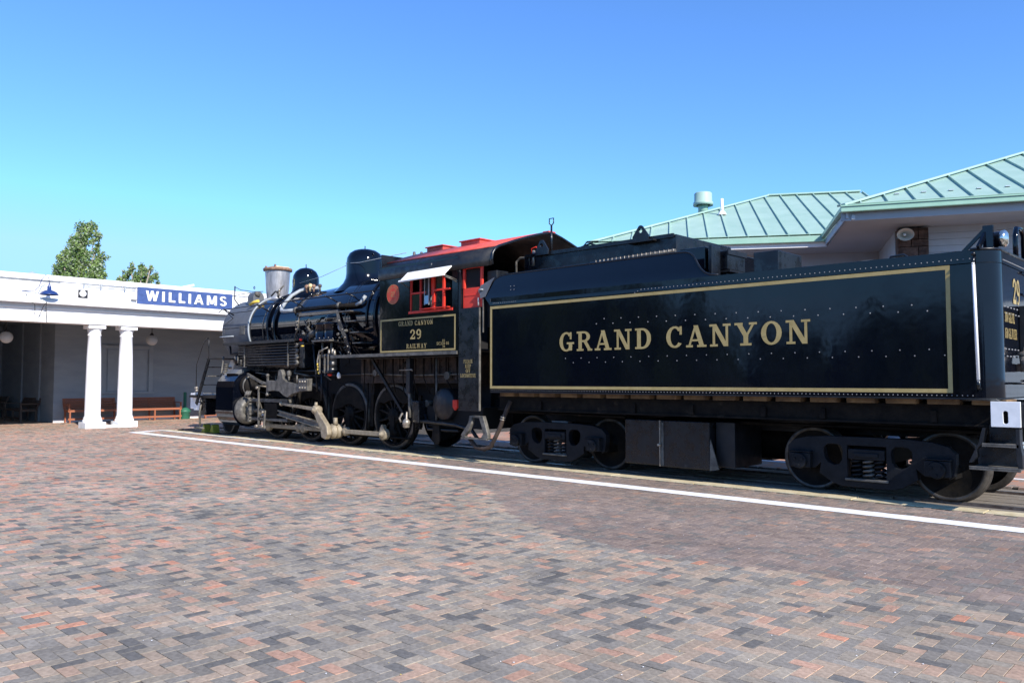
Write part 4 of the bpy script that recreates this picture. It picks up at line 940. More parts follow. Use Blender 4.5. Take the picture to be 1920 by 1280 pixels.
# steam dome
dm = MB().lathe((-15.72, YC, 3.66), (0, 0, 1), [(.74, -.12), (.62, .0), (.52, .10), (.46, .22), (.44, .34), (.44, .60), (.425, .72), (.37, .83), (.27, .90), (.14, .935), (.0001, .945)], 52).build('steam_dome', 'gloss', lo)
MB().cyl((-15.72, YC, 4.59), (-15.72, YC, 4.68), .012, n=6).tube([(-16.08, YC - .05, 4.42), (-16.16, YC - .08, 4.48), (-16.12, YC - .1, 4.54), (-16.04, YC - .1, 4.52), (-15.98, YC - .08, 4.47)], .014, 6).tube([(-15.36, YC - .05, 4.38), (-15.28, YC - .06, 4.42), (-15.34, YC - .06, 4.47)], .014, 6).split('lifting_eye', 'gloss2', dm)
# cords
MB().tube([(-18.30, YC - .3, 3.95), (-17.2, YC - .25, 4.05), (-16.16, YC - .1, 4.30)], .007, 5).build('whistle_cord', 'graypipe', lo)
MB().tube([(-16.16, YC - .1, 4.30), (-15.9, YC - .42, 4.24), (-15.3, YC - .46, 4.19), (-13.04, YC - .9, 4.12)], .008, 5).build('whistle_cord', 'graypipe', lo)
# fittings on the front of the smokebox: lamp box, bell bracket, wires
MB().prism([(10.86, 3.52), (11.18, 3.62), (11.18, 3.74)] + arcpts(11.02, 3.72, .16, 0, 180, 8)[1:], -20.30, -19.98, 'YZ').build('headlamp_box', 'smokebox', lo, bevel=.02)
MB().tube([(-20.98, 10.95, 3.58), (-21.2, 10.95, 3.74), (-21.2, 10.95, 4.12)], .018, 8).tube([(-21.2, 10.95, 4.1), (-20.9, 10.97, 3.99), (-20.3, 11.0, 3.90), (-19.9, 11.1, 3.88)], .009, 6).tube([(-21.0, 10.95, 3.86), (-20.8, 10.97, 3.87), (-20.4, 11.0, 3.88)], .01, 6).split('marker_bracket', 'satin', lo)
MB().tube([(-20.2 + .035 * math.cos(a), 11.0, 4.0 + .035 * math.sin(a)) for a in np.linspace(0, 6.3, 12)], .009, 6).build('ring', 'satin', lo)
MB().lathe((-19.98, 10.98, 3.80), (.2, -.8, .5), [(.001, .1), (.05, .08), (.07, .03), (.06, -.05)], 14).build('generator', 'castgrey', lo)
MB().tube([(-19.9, 10.72, 3.50), (-19.75, 10.76, 3.56), (-19.6, 10.80, 3.58)], .04, 8).build('lamp_cover', 'yellowtag', lo)
# fittings between stack and dome
for p, r, m in (((-18.95, 11.0, 3.78), .05, 'brass'), ((-18.82, 10.95, 3.74), .035, 'satin'), ((-18.72, 10.9, 3.80), .04, 'brass'), ((-17.55, 11.0, 3.80), .07, 'rust'), ((-17.4, 11.0, 3.82), .06, 'board'), ((-17.25, 11.0, 3.80), .05, 'rust'), ((-17.05, 11.05, 3.80), .05, 'castgrey')):
    MB().sphere(p, r, 10, 6).cyl((p[0], p[1], p[2] - .14), p, r * .5, n=8).build('check_valve', m, lo)
MB().tube([(-19.2, 10.95, 3.70), (-19.0, 10.95, 3.80), (-18.8, 10.93, 3.78), (-18.6, 10.95, 3.92)], .022, 6).build('bell_yoke', 'castgrey', lo)
# sand pipes down the boiler
for x in (-18.62, -18.28):
    MB().tube([onb(x + .25, 96, .93), onb(x + .12, 108, .925), onb(x, 120, .925)] + [onb(x, t, .925) for t in range(128, 200, 8)] + [onb(x + .04, 202, .96), onb(x + .1, 210, 1.02)], .038, 8).build('sand_pipe', 'gloss', lo)
MB().tube([onb(-17.42, 100, .99), onb(-17.6, 108, 1.02), onb(-17.72, 120, 1.04), onb(-17.76, 134, 1.06), onb(-17.76, 148, 1.08), (-17.74, 10.40, 3.24), (-17.66, 10.36, 3.17), (-17.5, 10.36, 3.155), (-16.95, 10.36, 3.15)], .045, 10).build('feedwater_pipe', 'graypipe', lo)
MB().tube([(-17.0, 10.36, 3.15), (-14.55, 10.36, 3.12)], .052, 10).build('lagged_pipe', 'grimy', lo)
for x in (-17.0, -15.2): MB().lathe((x, 10.36, 3.148), (1, 0, 0), [(.05, -.04), (.075, -.03), (.075, .03), (.05, .04)], 10).obox((x, 10.36, 3.15), (x + .02, 10.6, 3.0), .03, .03).build('pipe_joint', 'castgrey', lo)
MB().tube([(-14.55, 10.36, 3.12), (-14.4, 10.38, 3.16), (-14.3, 10.42, 3.3)], .04, 8).build('pipe_elbow', 'graypipe', lo)
# handrail with stanchions
MB().tube([(-21.15, 10.46, 3.33), (-20.9, 10.42, 3.40), (-13.05, 10.30, 3.37)], .014, 8).build('handrail', 'gloss2', lo)
for x in (-20.75, -18.9, -17.25, -15.75, -14.9):
    MB().tube([(x, 10.415 + (x + 20.7) * -.012, 3.395), (x + .05, 10.50, 3.34), (x + .10, 10.66, 3.24)], .018, 6).sphere((x, 10.415 + (x + 20.7) * -.012, 3.395), .028, 8, 6).build('handrail_post', 'gloss2', lo)
MB().tube([(-20.75, 10.41, 3.39), (-20.4, 10.50, 3.14), (-20.95, 10.53, 2.98)], .012, 6).build('brace_rod', 'satin', lo)
# front running board and cooling coil
MB().box(-20.25, -16.72, 10.17, 10.66, 2.395, 2.44).build('running_board', 'gloss2', lo, bevel=.006)
MB().box(-20.25, -16.72, 10.14, 10.168, 2.375, 2.445).build('board_edge', 'satin', lo)
zz = [2.335 - .070 * k for k in range(8)]
for z in zz: MB().cyl((-19.62, 10.28, z), (-16.86, 10.28, z), .027, n=10).build('cooling_pipe', 'satin', lo)
for k in range(0, 8, 2):
    MB().tube([(-16.87, 10.28, zz[k]), (-16.80, 10.28, zz[k] - .004), (-16.765, 10.28, zz[k] - .035), (-16.80, 10.28, zz[k + 1] + .004), (-16.87, 10.28, zz[k + 1])], .034, 8).build('pipe_bend', 'castgrey', lo)
for x in (-19.27, -17.16): MB().box(x, x + .035, 10.225, 10.25, 1.80, 2.39).build('pipe_clamp', 'castgrey', lo, bevel=.004)
for x, z in ((-19.62, 1.95), (-19.45, 1.85)): MB().tube([(x, 10.25, z + .15), (x, 10.25, z - .04)], .018, 6).sphere((x, 10.25, z + .1), .032, 8, 6).build('drain_cock', 'castgrey', lo)
MB().tube([(-20.15, 10.3, 2.37), (-20.1, 10.3, 2.15), (-19.62, 10.3, 2.18)], .03, 8).build('coil_feed', 'satin', lo)
MB().lathe((-19.85, 10.35, 2.0), (0, -1, .1), [(.13, -.1), (.15, 0), (.11, .05), (.0001, .06)], 16).build('air_filter', 'gloss', lo)
MB().tube([(-20.5, 10.3, 2.1), (-20.4, 10.2, 1.7), (-20.35, 10.15, 1.55)], .022, 6).build('steam_pipe', 'castgrey', lo)
for k in range(6): MB().lathe((-20.02 + .012 * k, 10.1, 1.66 + .045 * k), (.2, 0, 1), [(.04, -.016), (.062, 0), (.04, .016)], 12).build('coupling_ring', 'castgrey', lo)
# main frame, saddle, dark mass under the boiler
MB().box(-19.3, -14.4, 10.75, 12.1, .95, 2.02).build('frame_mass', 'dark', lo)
MB().box(-20.6, -10.4, 10.98, 11.06, .62, 1.08).box(-20.6, -10.4, 11.80, 11.88, .62, 1.08).split('frame_rail', 'grimy', lo)
MB().prism([(10.6, .9), (12.26, .9), (12.1, 1.5), (11.9, 2.1), (10.96, 2.1), (10.76, 1.5)], -20.3, -19.2, 'YZ').build('saddle', 'grimy', lo)
# cylinders: near side full detail, far side plain
cyl = [(10.75, 1.74), (10.35, 1.70), (10.12, 1.60), (9.99, 1.44), (9.95, 1.28), (9.95, .68), (9.985, .52), (10.08, .38), (10.22, .30), (10.40, .27), (10.75, .30)]
cy = MB().prism(cyl, -20.20, -19.28, 'YZ').build('cylinder_casing', 'gloss', lo)
MB().box(-20.19, -19.29, 9.935, 9.955, .655, .685).build('casing_strap', 'castgrey', cy)
MB().prism([(10.6, 1.80), (10.2, 1.74), (10.08, 1.64), (10.2, 1.62), (10.6, 1.66)], -20.05, -19.42, 'YZ').build('casing_top', 'smokebox', cy)
MB().lathe((-19.28, 10.34, .70), (1, 0, 0), [(.345, 0), (.36, .02), (.36, .10), (.34, .12), (.33, .22), (.30, .27), (.22, .28), (.20, .25), (.13, .25), (.12, .42), (.0001, .42)], 36).build('cylinder_head', 'castgrey', cy)
for k in (): a = R(30 * k); MB().cyl((-19.03, 10.34 + .27 * math.cos(a), .70 + .27 * math.sin(a)), (-18.95, 10.34 + .27 * math.cos(a), .70 + .27 * math.sin(a)), .02, n=6).build('head_bolt', 'grimy', cy)
MB().lathe((-19.28, 10.40, 1.32), (1, 0, 0), [(.27, 0), (.285, .02), (.285, .10), (.24, .12), (.24, .2), (.26, .22), (.26, .27), (.16, .29), (.10, .30), (.10, .42), (.0001, .42)], 32).build('valve_head', 'grimy', cy)
MB().lathe((-19.14, 10.40, 1.32), (1, 0, 0), [(.25, 0), (.275, .01), (.275, .035), (.25, .045)], 32).build('valve_ring', 'castgrey', cy)
MB().prism([(2 * YC - p[0], p[1]) for p in cyl][::-1], -20.20, -19.28, 'YZ').build('cylinder_casing', 'satin', lo)
# piston and valve rods, crosshead, guides, combination lever
MB().cyl((-18.9, 10.34, .70), (-17.9, 10.34, .70), .045).build('piston_rod', 'rod', lo)
MB().cyl((-18.9, 10.40, 1.32), (-18.2, 10.36, 1.30), .022).build('valve_rod', 'rod', lo)
MB().box(-18.95, -17.15, 10.24, 10.42, .92, 1.0).box(-18.95, -17.15, 10.24, 10.42, .46, .53).split('guide_bar', 'castgrey', lo, bevel=.008)
MB().prism([(-18.2, .55), (-17.6, .55), (-17.55, .7), (-17.6, .90), (-18.2, .90)], 10.22, 10.44, 'XZ').build('crosshead', 'grimy', lo, bevel=.015)
MB().obox((-18.33, 10.14, 1.30), (-18.31, 10.14, .33), .035, .055, up=(1, 0, 0)).build('combination_lever', 'castgrey', lo, bevel=.006)
MB().box(-18.50, -18.02, 10.12, 10.18, .28, .34).obox((-18.06, 10.15, .32), (-18.02, 10.15, .72), .035, .05, up=(1, 0, 0)).build('union_link', 'castgrey', lo, bevel=.006)
for p in ((-18.33, 10.12, 1.28), (-18.33, 10.12, .33), (-18.05, 10.12, .33), (-18.04, 10.12, .68)): MB().cyl(p, (p[0], p[1] - .05, p[2]), .035, n=12).build('pin', 'brass', lo)
for k in range(7): MB().box(-18.78 + .02 * (k % 2), -18.70, 10.10, 10.16, .42 + k * .085, .47 + k * .085).build('packing_nut', 'castgrey', lo, bevel=.005)
# link bracket and radius rod
MB().prism([(-17.70, 1.20), (-17.62, 1.20), (-17.45, 1.22), (-17.15, 1.20), (-16.95, 1.10), (-16.78, 1.06), (-16.6, 1.14), (-16.3, 1.20), (-15.9, 1.22), (-15.88, 1.50), (-16.28, 1.50), (-16.3, 1.36), (-16.6, 1.40), (-16.85, 1.42), (-17.0, 1.50), (-17.05, 1.66), (-17.12, 1.72), (-17.20, 1.70), (-17.24, 1.50), (-17.34, 1.44), (-17.62, 1.46), (-17.70, 1.46)], 10.02, 10.12, 'XZ').build('link_bracket', 'castgrey', lo, bevel=.012)
MB().box(-16.28, -15.9, 9.995, 10.02, 1.23, 1.49).build('bracket_flange', 'castgrey', lo, bevel=.006)
for i in range(3):
    for z in (1.29, 1.43): MB().sphere((-16.2 + .11 * i, 9.99, z), .024, 8, 6).build('bolt', 'brass', lo)
MB().obox((-17.74, 10.05, 1.58), (-17.74, 10.05, 1.10), .04, .05, up=(1, 0, 0)).sphere((-17.74, 10.05, 1.58), .045, 10, 6).sphere((-17.74, 10.05, 1.12), .045, 10, 6).build('link_hanger', 'castgrey', lo)
MB().sphere((-16.85, 10.1, 1.62), .06, 10, 8, (1, 1, 1.3)).cyl((-16.85, 10.1, 1.45), (-16.85, 10.1, 1.6), .025).build('oil_cup', 'castgrey', lo)
MB().cyl((-16.45, 10.07, 1.4), (-16.45, 10.07, 1.58), .02, n=8).build('oil_cup', 'castgrey', lo)
MB().obox((-18.3, 10.2, 1.42), (-16.7, 10.2, 1.12), .035, .06, up=(0, 0, 1)).build('radius_rod', 'castgrey', lo, bevel=.006)
MB().tube([(-16.95, 10.3, 1.5), (-16.7, 10.3, 1.2), (-16.75, 10.3, .9), (-16.95, 10.3, .72)], .045, 8).build('expansion_link', 'grimy', lo)
# driving wheels
DX = (-18.32, -16.76, -15.19, -13.58); RW = .70
def driver(x, y, s, near, main=False, cw=1.0):
    w_ = MB().lathe((x, y, RW), (0, s, 0), [(RW - .125, .10), (RW - .125, -.01), (RW - .08, -.02), (RW - .075, 0), (RW - .012, .0), (RW - .002, .008), (RW, .09), (RW + .006, .10), (RW + .028, .11), (RW + .026, .135), (RW - .02, .14)], 72).build('driving_wheel', 'grimy', lo)
    MB().lathe((x, y, RW), (0, s, 0), [(RW - .075, -.004), (RW - .012, -.004), (RW, .006), (RW + .001, .09)], 72).build('tyre', 'wheelrim', w_)
    if not near: 
        MB().cyl((x, y, RW), (x, y + s * .1, RW), RW - .12, n=32).build('wheel_web', 'dark', w_); return
    h = MB().lathe((x, y, RW), (0, -s, 0), [(.001, .05), (.08, .05), (.09, .03), (.165, .03), (.175, .0), (.175, -.1)], 28).build('hub', 'grimy', w_)
    for k in range(14):
        a = 2 * math.pi * (k + .5) / 14; c, q = math.cos(a), math.sin(a)
        MB().obox((x + .16 * c, y + .04, RW + .16 * q), (x + .585 * c, y + .05, RW + .585 * q), .055, .055, up=(0, 1, 0), w1=.038, h1=.05).build('spoke', 'grimy', w_, bevel=.01)
    # counterweight opposite the crank (crank points down)
    a0, a1 = (8, 172) if main else (30, 150)
    outer = arcpts(x, RW, RW - .10, a0, a1, 18)
    inner = arcpts(x, RW + (.0 if main else .18), .34 if main else .36, 180 - 40 if main else 150, 40 if main else 30, 10, ry=.22 if main else .16)
    MB().prism(outer + inner, y - s * .02, y + s * .06, 'XZ').build('counterweight', 'grimy', w_, bevel=.012)
    MB().obox((x, y - s * .01, RW), (x, y - s * .01, .33), .16, .10, up=(0, 1, 0)).cyl((x, y - s * .05, .33), (x, y + s * .05, .33), .12, n=20).build('crank', 'grimy', w_, bevel=.01)
for i, x in enumerate(DX):
    driver(x, 10.66, 1, True, main=(i == 2)); driver(x, 12.20, -1, False)
    MB().cyl((x, 10.7, RW), (x, 12.16, RW), .1, n=16).build('axle', 'grimy', lo)
    MB().prism([(x + .62 * 1, .45)] + [(x + (RW + .06) * math.cos(R(a)), RW + (RW + .06) * math.sin(R(a))) for a in (-15, -5, 5, 15)] + [(x + (RW + .13) * math.cos(R(a)), RW + (RW + .13) * math.sin(R(a))) for a in (15, 5, -5, -15)], 10.70, 10.78, 'XZ').build('brake_shoe', 'grimy', lo)
# leading wheel
wheelset(-20.85, lo, r=.37)
# rods
PZ = .33
MB().obox((DX[0], 10.42, PZ), (DX[2], 10.42, PZ), .05, .10).build('side_rod', 'rod', lo, bevel=.012)
MB().obox((DX[2] + .26, 10.36, PZ), (DX[3] - .02, 10.36, PZ), .05, .098).build('side_rod', 'rod', lo, bevel=.012)
for x, r in ((DX[0], .13), (DX[1] - .16, .105), (DX[1] + .05, .115)):
    MB().lathe((x, 10.46, PZ), (0, -1, 0), [(r, -.02), (r, .06), (r * .8, .075), (r * .45, .08), (.001, .09)], 22).build('rod_bearing', 'rod', lo)
e = MB().lathe((DX[3], 10.40, PZ), (0, -1, 0), [(.12, -.06), (.12, .05), (.105, .06), (.07, .062), (.065, .10), (.035, .105), (.03, .13), (.001, .132)], 24).build('rod_bearing', 'rod', lo)
MB().prism([(DX[3] - .07, PZ + .10), (DX[3] + .07, PZ + .10), (DX[3] + .02, PZ + .20), (DX[3] - .02, PZ + .20)], 10.34, 10.42, 'XZ').build('oil_cup', 'rod', e)
MB().lathe((DX[2] + .24, 10.42, PZ), (0, -1, 0), [(.09, -.04), (.10, .06), (.075, .07), (.05, .10), (.001, .11)], 18).build('knuckle_pin', 'rod', lo)
# main rod (fluted), big end, eccentric crank and rod
x0, z0, x1, z1 = -17.75, .70, DX[2] - .1, .38
m_ = MB().obox((x0, 10.27, z0), (x1, 10.27, z1), .03, .10).build('main_rod', 'castgrey', lo)
for dz in (.05, -.05): MB().obox((x0, 10.26, z0 + dz), (x1, 10.26, z1 + dz * 1.3), .075, .026).build('rod_flange', 'rod', m_, bevel=.005)
MB().box(DX[2] - .25, DX[2] + .02, 10.20, 10.34, .20, .47).build('rod_strap', 'rod', m_, bevel=.02)
MB().lathe((DX[2], 10.36, PZ), (0, -1, 0), [(.15, -.05), (.165, .0), (.165, .06), (.15, .065), (.15, .11), (.165, .115), (.165, .16), (.14, .18), (.14, .21), (.05, .215), (.05, .24), (.001, .245)], 30).build('big_end', 'rod', m_)
MB().cyl((DX[2] + .05, 10.25, PZ + .15), (DX[2] + .05, 10.25, PZ + .30), .06, .045, n=10).build('oil_cup', 'rod', m_)
ex, ez = DX[2] - .42, .80
c_ = MB().prism([(DX[2] - .13, PZ - .13), (DX[2] + .02, PZ - .17), (DX[2] + .12, PZ - .06), (DX[2] + .08, PZ + .12), (ex + .10, ez + .0), (ex + .05, ez + .08), (ex - .06, ez + .06), (ex - .03, ez - .08), (DX[2] - .17, PZ + .02)], 10.00, 10.12, 'XZ').build('eccentric_crank', 'rod', lo, bevel=.02)
MB().lathe((ex, 10.12, ez), (0, -1, 0), [(.075, -.05), (.095, .0), (.095, .12), (.08, .14), (.045, .15), (.04, .18), (.001, .185)], 20).cyl((ex, 10.05, ez + .08), (ex, 10.05, ez + .17), .045, .03, 10).build('eccentric_pin', 'rod', c_)
MB().obox((ex, 10.10, ez), (-17.2, 10.14, .90), .04, .085, w1=.035, h1=.06).build('eccentric_rod', 'rod', lo, bevel=.008)
MB().sphere((-17.22, 10.13, .90), .055, 12, 8).build('rod_end', 'rod', lo)
# ------------- pump, frames and plumbing amid the boiler side
MB().obox((-16.62, 10.22, 3.00), (-15.0, 10.22, 2.99), .05, .085).build('pump_frame_top', 'gloss', lo, bevel=.01)
MB().tube([(-16.62, 10.22, 2.98), (-16.72, 10.24, 2.72), (-16.95, 10.30, 2.45)], .022, 8).build('frame_stay', 'castgrey', lo)
MB().prism([(-15.08, 3.03), (-14.98, 3.03), (-14.86, 2.75), (-14.66, 2.45), (-14.54, 2.2), (-14.48, 2.0), (-14.62, 2.0), (-14.68, 2.2), (-14.82, 2.45), (-15.0, 2.72)], 10.18, 10.26, 'XZ').build('frame_plate', 'gloss', lo, bevel=.008)
for k, q in enumerate([(-14.93, 2.78), (-14.80, 2.58), (-14.70, 2.40), (-14.60, 2.2), (-14.56, 2.07)]): MB().sphere((q[0], 10.175, q[1]), .018, 8, 6).build('bolt', 'brass', lo)
for k in range(3): MB().sphere((-16.66 - .04 * k, 10.20, 2.85 - .09 * k), .018, 8, 6).build('bolt', 'brass', lo)
for x0_, x1_, z in ((-14.95, -14.45, 2.965), (-14.62, -14.22, 2.74), (-14.45, -14.12, 2.49), (-14.35, -14.04, 2.26)):
    MB().box(x0_, x1_, 10.12, 10.42, z - .012, z + .012).build('step_iron', 'castgrey', lo, bevel=.004)
for dx in (0, .36):
    x = -15.80 + dx
    MB().lathe((x, 10.33, 2.38), (0, 0, 1), [(.001, -.02), (.18, -.02), (.19, 0), (.19, .03), (.165, .04), (.165, .33), (.19, .345), (.19, .37), (.10, .40), (.001, .41)], 28).build('pump_cylinder', 'gloss', lo)
    MB().cyl((x, 10.33, 1.98), (x, 10.33, 2.38), .03, n=8).build('pump_rod', 'castgrey', lo)
    for a in range(0, 360, 60): MB().cyl((x + .165 * math.cos(R(a)), 10.33 + .165 * math.sin(R(a)), 2.34), (x + .165 * math.cos(R(a)), 10.33 + .165 * math.sin(R(a)), 2.43), .014, n=6).build('stud', 'brass', lo)
MB().box(-15.98, -15.26, 10.15, 10.5, 2.34, 2.375).build('pump_flange', 'castgrey', lo, bevel=.006)
MB().lathe((-15.36, 10.28, 1.62), (0, 0, 1), [(.16, 0), (.205, .01), (.205, .05), (.18, .06), (.18, .17), (.195, .18), (.195, .20), (.18, .21), (.18, .34), (.205, .35), (.205, .40), (.12, .44), (.001, .46)], 28).build('lower_pump', 'gloss2', lo)
for dx, m in ((-.17, 'castgrey'), (.03, 'castgrey'), (.16, 'castgrey')): MB().box(-15.36 + dx - .012, -15.36 + dx + .012, 10.065, 10.09, 1.62, 2.04).build('pump_bolt', m, lo)
for x, z in ((-15.42, 2.08), (-15.28, 2.1), (-15.2, 2.06)): MB().cyl((x, 10.25, z - .05), (x, 10.25, z + .08), .035, .02, 10).build('pump_cap', 'brass', lo)
MB().tube([(-15.62, 10.2, 2.14), (-15.74, 10.2, 2.1), (-15.78, 10.18, 1.9), (-15.76, 10.18, 1.7)], .018, 6).tube([(-15.68, 10.16, 2.12), (-15.5, 10.16, 2.16), (-15.4, 10.2, 2.2)], .016, 6).split('lubricator_pipe', 'brass', lo)
for k, (z, dx) in enumerate(((1.80, 0), (1.74, .03), (1.68, .02), (1.60, .06))): MB().cyl((-15.74 + dx, 10.16, z), (-15.74 + dx, 10.16, z + .045), .022, n=8).build('brass_fitting', 'yellowtag', lo)
MB().sphere((-15.30, 10.2, 1.585), .045, 10, 6, (1.6, 1, .7)).build('red_cap', 'red', lo)
MB().sphere((-16.52, 10.2, 2.42), .035, 10, 6).build('red_cap', 'red', lo)
MB().sphere((-16.45, 10.2, 2.26), .03, 10, 6, (1.8, 1, .7)).build('tag', 'yellowtag', lo)
MB().lathe((-14.88, 10.15, 1.56), (.1, -.2, 1), [(.001, -.06), (.035, -.05), (.045, 0), (.03, .06), (.001, .08)], 12).build('white_cup', 'white', lo)
rp = np.random.default_rng(21)
def curly(x, y, z, L, m, r):
    pts = [Vector((x, y, z))]; d = Vector(rp.normal(0, 1, 3)); d.y *= .25
    for k in range(5):
        d = (d * .6 + Vector(rp.normal(0, 1, 3)) * .6); d.y *= .3; d.normalize(); pts.append(pts[-1] + d * L / 5)
    return MB().tube(pts, r, 6).build('small_pipe', m, lo)
for k in range(26):
    x = rp.uniform(-16.7, -16.05) if k % 2 else rp.uniform(-15.1, -14.65); z = rp.uniform(2.25, 2.85) if k % 2 else rp.uniform(1.95, 2.8)
    curly(x, rp.uniform(10.2, 10.45), z, rp.uniform(.12, .35), 'castgrey' if rp.random() < .55 else 'grimy', rp.uniform(.010, .022))
for k in range(20):
    x = rp.uniform(-16.65, -16.1) if k % 2 else rp.uniform(-15.15, -14.6); z = rp.uniform(2.3, 2.8) if k % 2 else rp.uniform(1.9, 2.75); r = rp.uniform(.022, .05)
    y = rp.uniform(10.18, 10.4); MB().cyl((x, y, z), (x + rp.normal(0, .04), y - .07, z + rp.normal(0, .03)), r, r * .7, 10).build('fitting', 'castgrey' if rp.random() < .6 else 'gloss2', lo, bevel=.003)
MB().lathe((-16.25, 10.35, 2.55), (1, 0, .2), [(.001, -.1), (.07, -.09), (.085, 0), (.07, .09), (.001, .1)], 14).build('governor', 'castgrey', lo)
MB().lathe((-15.55, 10.55, 2.88), (1, 0, 0), [(.001, -.38), (.12, -.34), (.14, -.2), (.14, .2), (.12, .34), (.001, .38)], 20).build('turbine', 'gloss', lo)
MB().box(-16.75, -16.55, 10.3, 10.6, 1.75, 2.3).build('oil_box', 'gloss2', lo, bevel=.02)
MB().lathe((-15.08, 10.35, 2.66), (0, -1, 0), [(.001, .06), (.09, .05), (.11, .0), (.11, -.1)], 14).build('brass_bracket', 'graypipe', lo)
for x0_, y_, z0_, x1_, z1_, r in ((-19.5, 10.5, 1.72, -15.9, 1.68, .025), (-19.0, 10.6, 1.55, -14.5, 1.6, .03), (-16.0, 10.45, 1.62, -16.0, 1.0, .03), (-14.45, 10.3, 1.93, -11.0, 1.93, .018), (-16.3, 10.4, 2.3, -16.1, 1.2, .022)):
    MB().tube([(x0_, y_, z0_), ((x0_ + x1_) / 2, y_, (z0_ + z1_) / 2 - .01), (x1_, y_, z1_)], r, 8).build('long_pipe', 'satin', lo)
# rear running board under the cab and firebox
MB().box(-14.75, -10.70, 9.86, 10.5, 1.945, 1.99).build('running_board', 'gloss2', lo, bevel=.006)
MB().box(-14.75, -10.72, 9.835, 9.858, 1.935, 1.998).build('board_edge', 'castgrey', lo)
fb = MB().box(-14.55, -10.95, 10.50, 12.36, 1.40, 1.94).build('firebox', 'rusty', lo, bevel=.01)
MB().box(-14.4, -10.9, 10.9, 11.96, .6, 1.4).build('ash_pan', 'dark', lo)
rivets([(x, 10.498, z) for z in (1.45, 1.51) for x in np.arange(-14.5, -11.0, .075)], .012, par=lo, m='rusty')
for k in range(14): MB().box(-14.5 + .25 * k, -14.42 + .25 * k, 10.47, 10.5, 1.55, 1.90).build('stay_strip', 'rusty', lo)
for x in np.arange(-12.0, -11.1, .12):
    for z in (1.6, 1.72, 1.84): MB().sphere((x, 10.50, z), .02, 8, 5).build('stay_bolt', 'rusty', lo)
MB().obox((-13.9, 10.3, 1.93), (-12.9, 10.55, .55), .06, .05).build('brake_hanger', 'satin', lo)
MB().tube([(-12.50, 10.2, 1.95), (-12.5, 10.2, 1.0), (-12.48, 10.2, .72)], .03, 8).tube([(-11.8, 10.3, 1.9), (-11.8, 10.3, .6)], .02, 6).split('injector_pipe', 'castgrey', lo)
MB().box(-12.56, -12.44, 10.15, 10.25, 1.2, 1.9).build('pipe_lagging', 'satin', lo, bevel=.01)
MB().tube([(-12.7, 10.1, 1.66), (-12.3, 10.1, 1.67), (-12.3, 10.1, 1.64)], .012, 6).build('lever', 'brass', lo)
MB().lathe((-12.50, 10.12, .53), (.05, 0, 1), [(.001, -.01), (.05, -.01), (.068, .01), (.068, .05), (.075, .055), (.075, .12), (.05, .15), (.02, .18), (.015, .30), (.001, .31)], 16).build('injector', 'brass', lo)
MB().tube([(-12.7, 10.15, .62), (-12.75, 10.15, .7), (-12.66, 10.15, .8)], .02, 6).build('injector_handle', 'brass', lo)
MB().lathe((-11.55, 10.28, 1.0), (0, -1, 0), [(.30, -.35), (.31, 0), (.29, .03), (.10, .06), (.001, .07)], 28).build('air_tank', 'satin', lo)
MB().prism([(-10.99, .97), (-10.93, .90), (-10.86, .97), (-10.86, 1.10), (-10.99, 1.10)], 9.98, 10.03, 'XZ').build('red_tag', 'red', lo, bevel=.01)
MB().prism([(-11.88, .62), (-11.70, .62), (-11.68, .30), (-11.73, .22), (-11.84, .22), (-11.92, .32)], 10.28, 10.32, 'XZ').build('brake_lever', 'grimy', lo, bevel=.01)
MB().tube([(-12.3, 10.25, .66), (-11.2, 10.25, .62), (-10.7, 10.2, .55), (-10.55, 10.2, .4)], .035, 8).tube([(-12.2, 10.35, .8), (-12.1, 10.35, .5), (-11.2, 10.35, .5)], .03, 8).split('brake_pipe', 'satin', lo)
MB().box(-12.2, -10.6, 10.4, 12.3, .55, .95).build('rear_frame', 'dark', lo)
MB().tube([(-10.55, 10.0, .42), (-10.35, 9.98, .26), (-10.15, 9.98, .24), (-9.98, 9.98, .30), (-9.80, 10.0, .60), (-9.66, 10.05, .95), (-9.62, 10.1, 1.1)], .038, 10).build('hose', 'rusty', lo)
for z_, x_ in ((.78, -9.735), (.82, -9.72)): MB().lathe((x_, 10.02, z_), (.3, 0, 1), [(.045, -.01), (.052, 0), (.045, .01)], 12).build('hose_clamp', 'brass', lo)
# stirrup step
mb = MB()
mb.prism([(-10.47, .83), (-10.40, .83), (-10.42, .68), (-10.50, .55), (-10.60, .46), (-10.56, .43), (-10.66, .43), (-10.70, .47), (-10.62, .56), (-10.50, .70)], 9.92, 10.0, 'XZ')
mb.prism([(-10.24, .83), (-10.13, .83), (-10.06, .66), (-10.0, .50), (-10.0, .43), (-10.08, .42), (-10.18, .44), (-10.12, .52), (-10.17, .66)], 9.92, 10.0, 'XZ')
mb.split('stirrup', 'castgrey', lo, bevel=.01)
MB().box(-10.68, -10.02, 9.90, 10.06, .405, .432).box(-10.45, -10.2, 9.93, 9.99, .79, .83).split('stirrup_bar', 'castgrey', lo, bevel=.006)
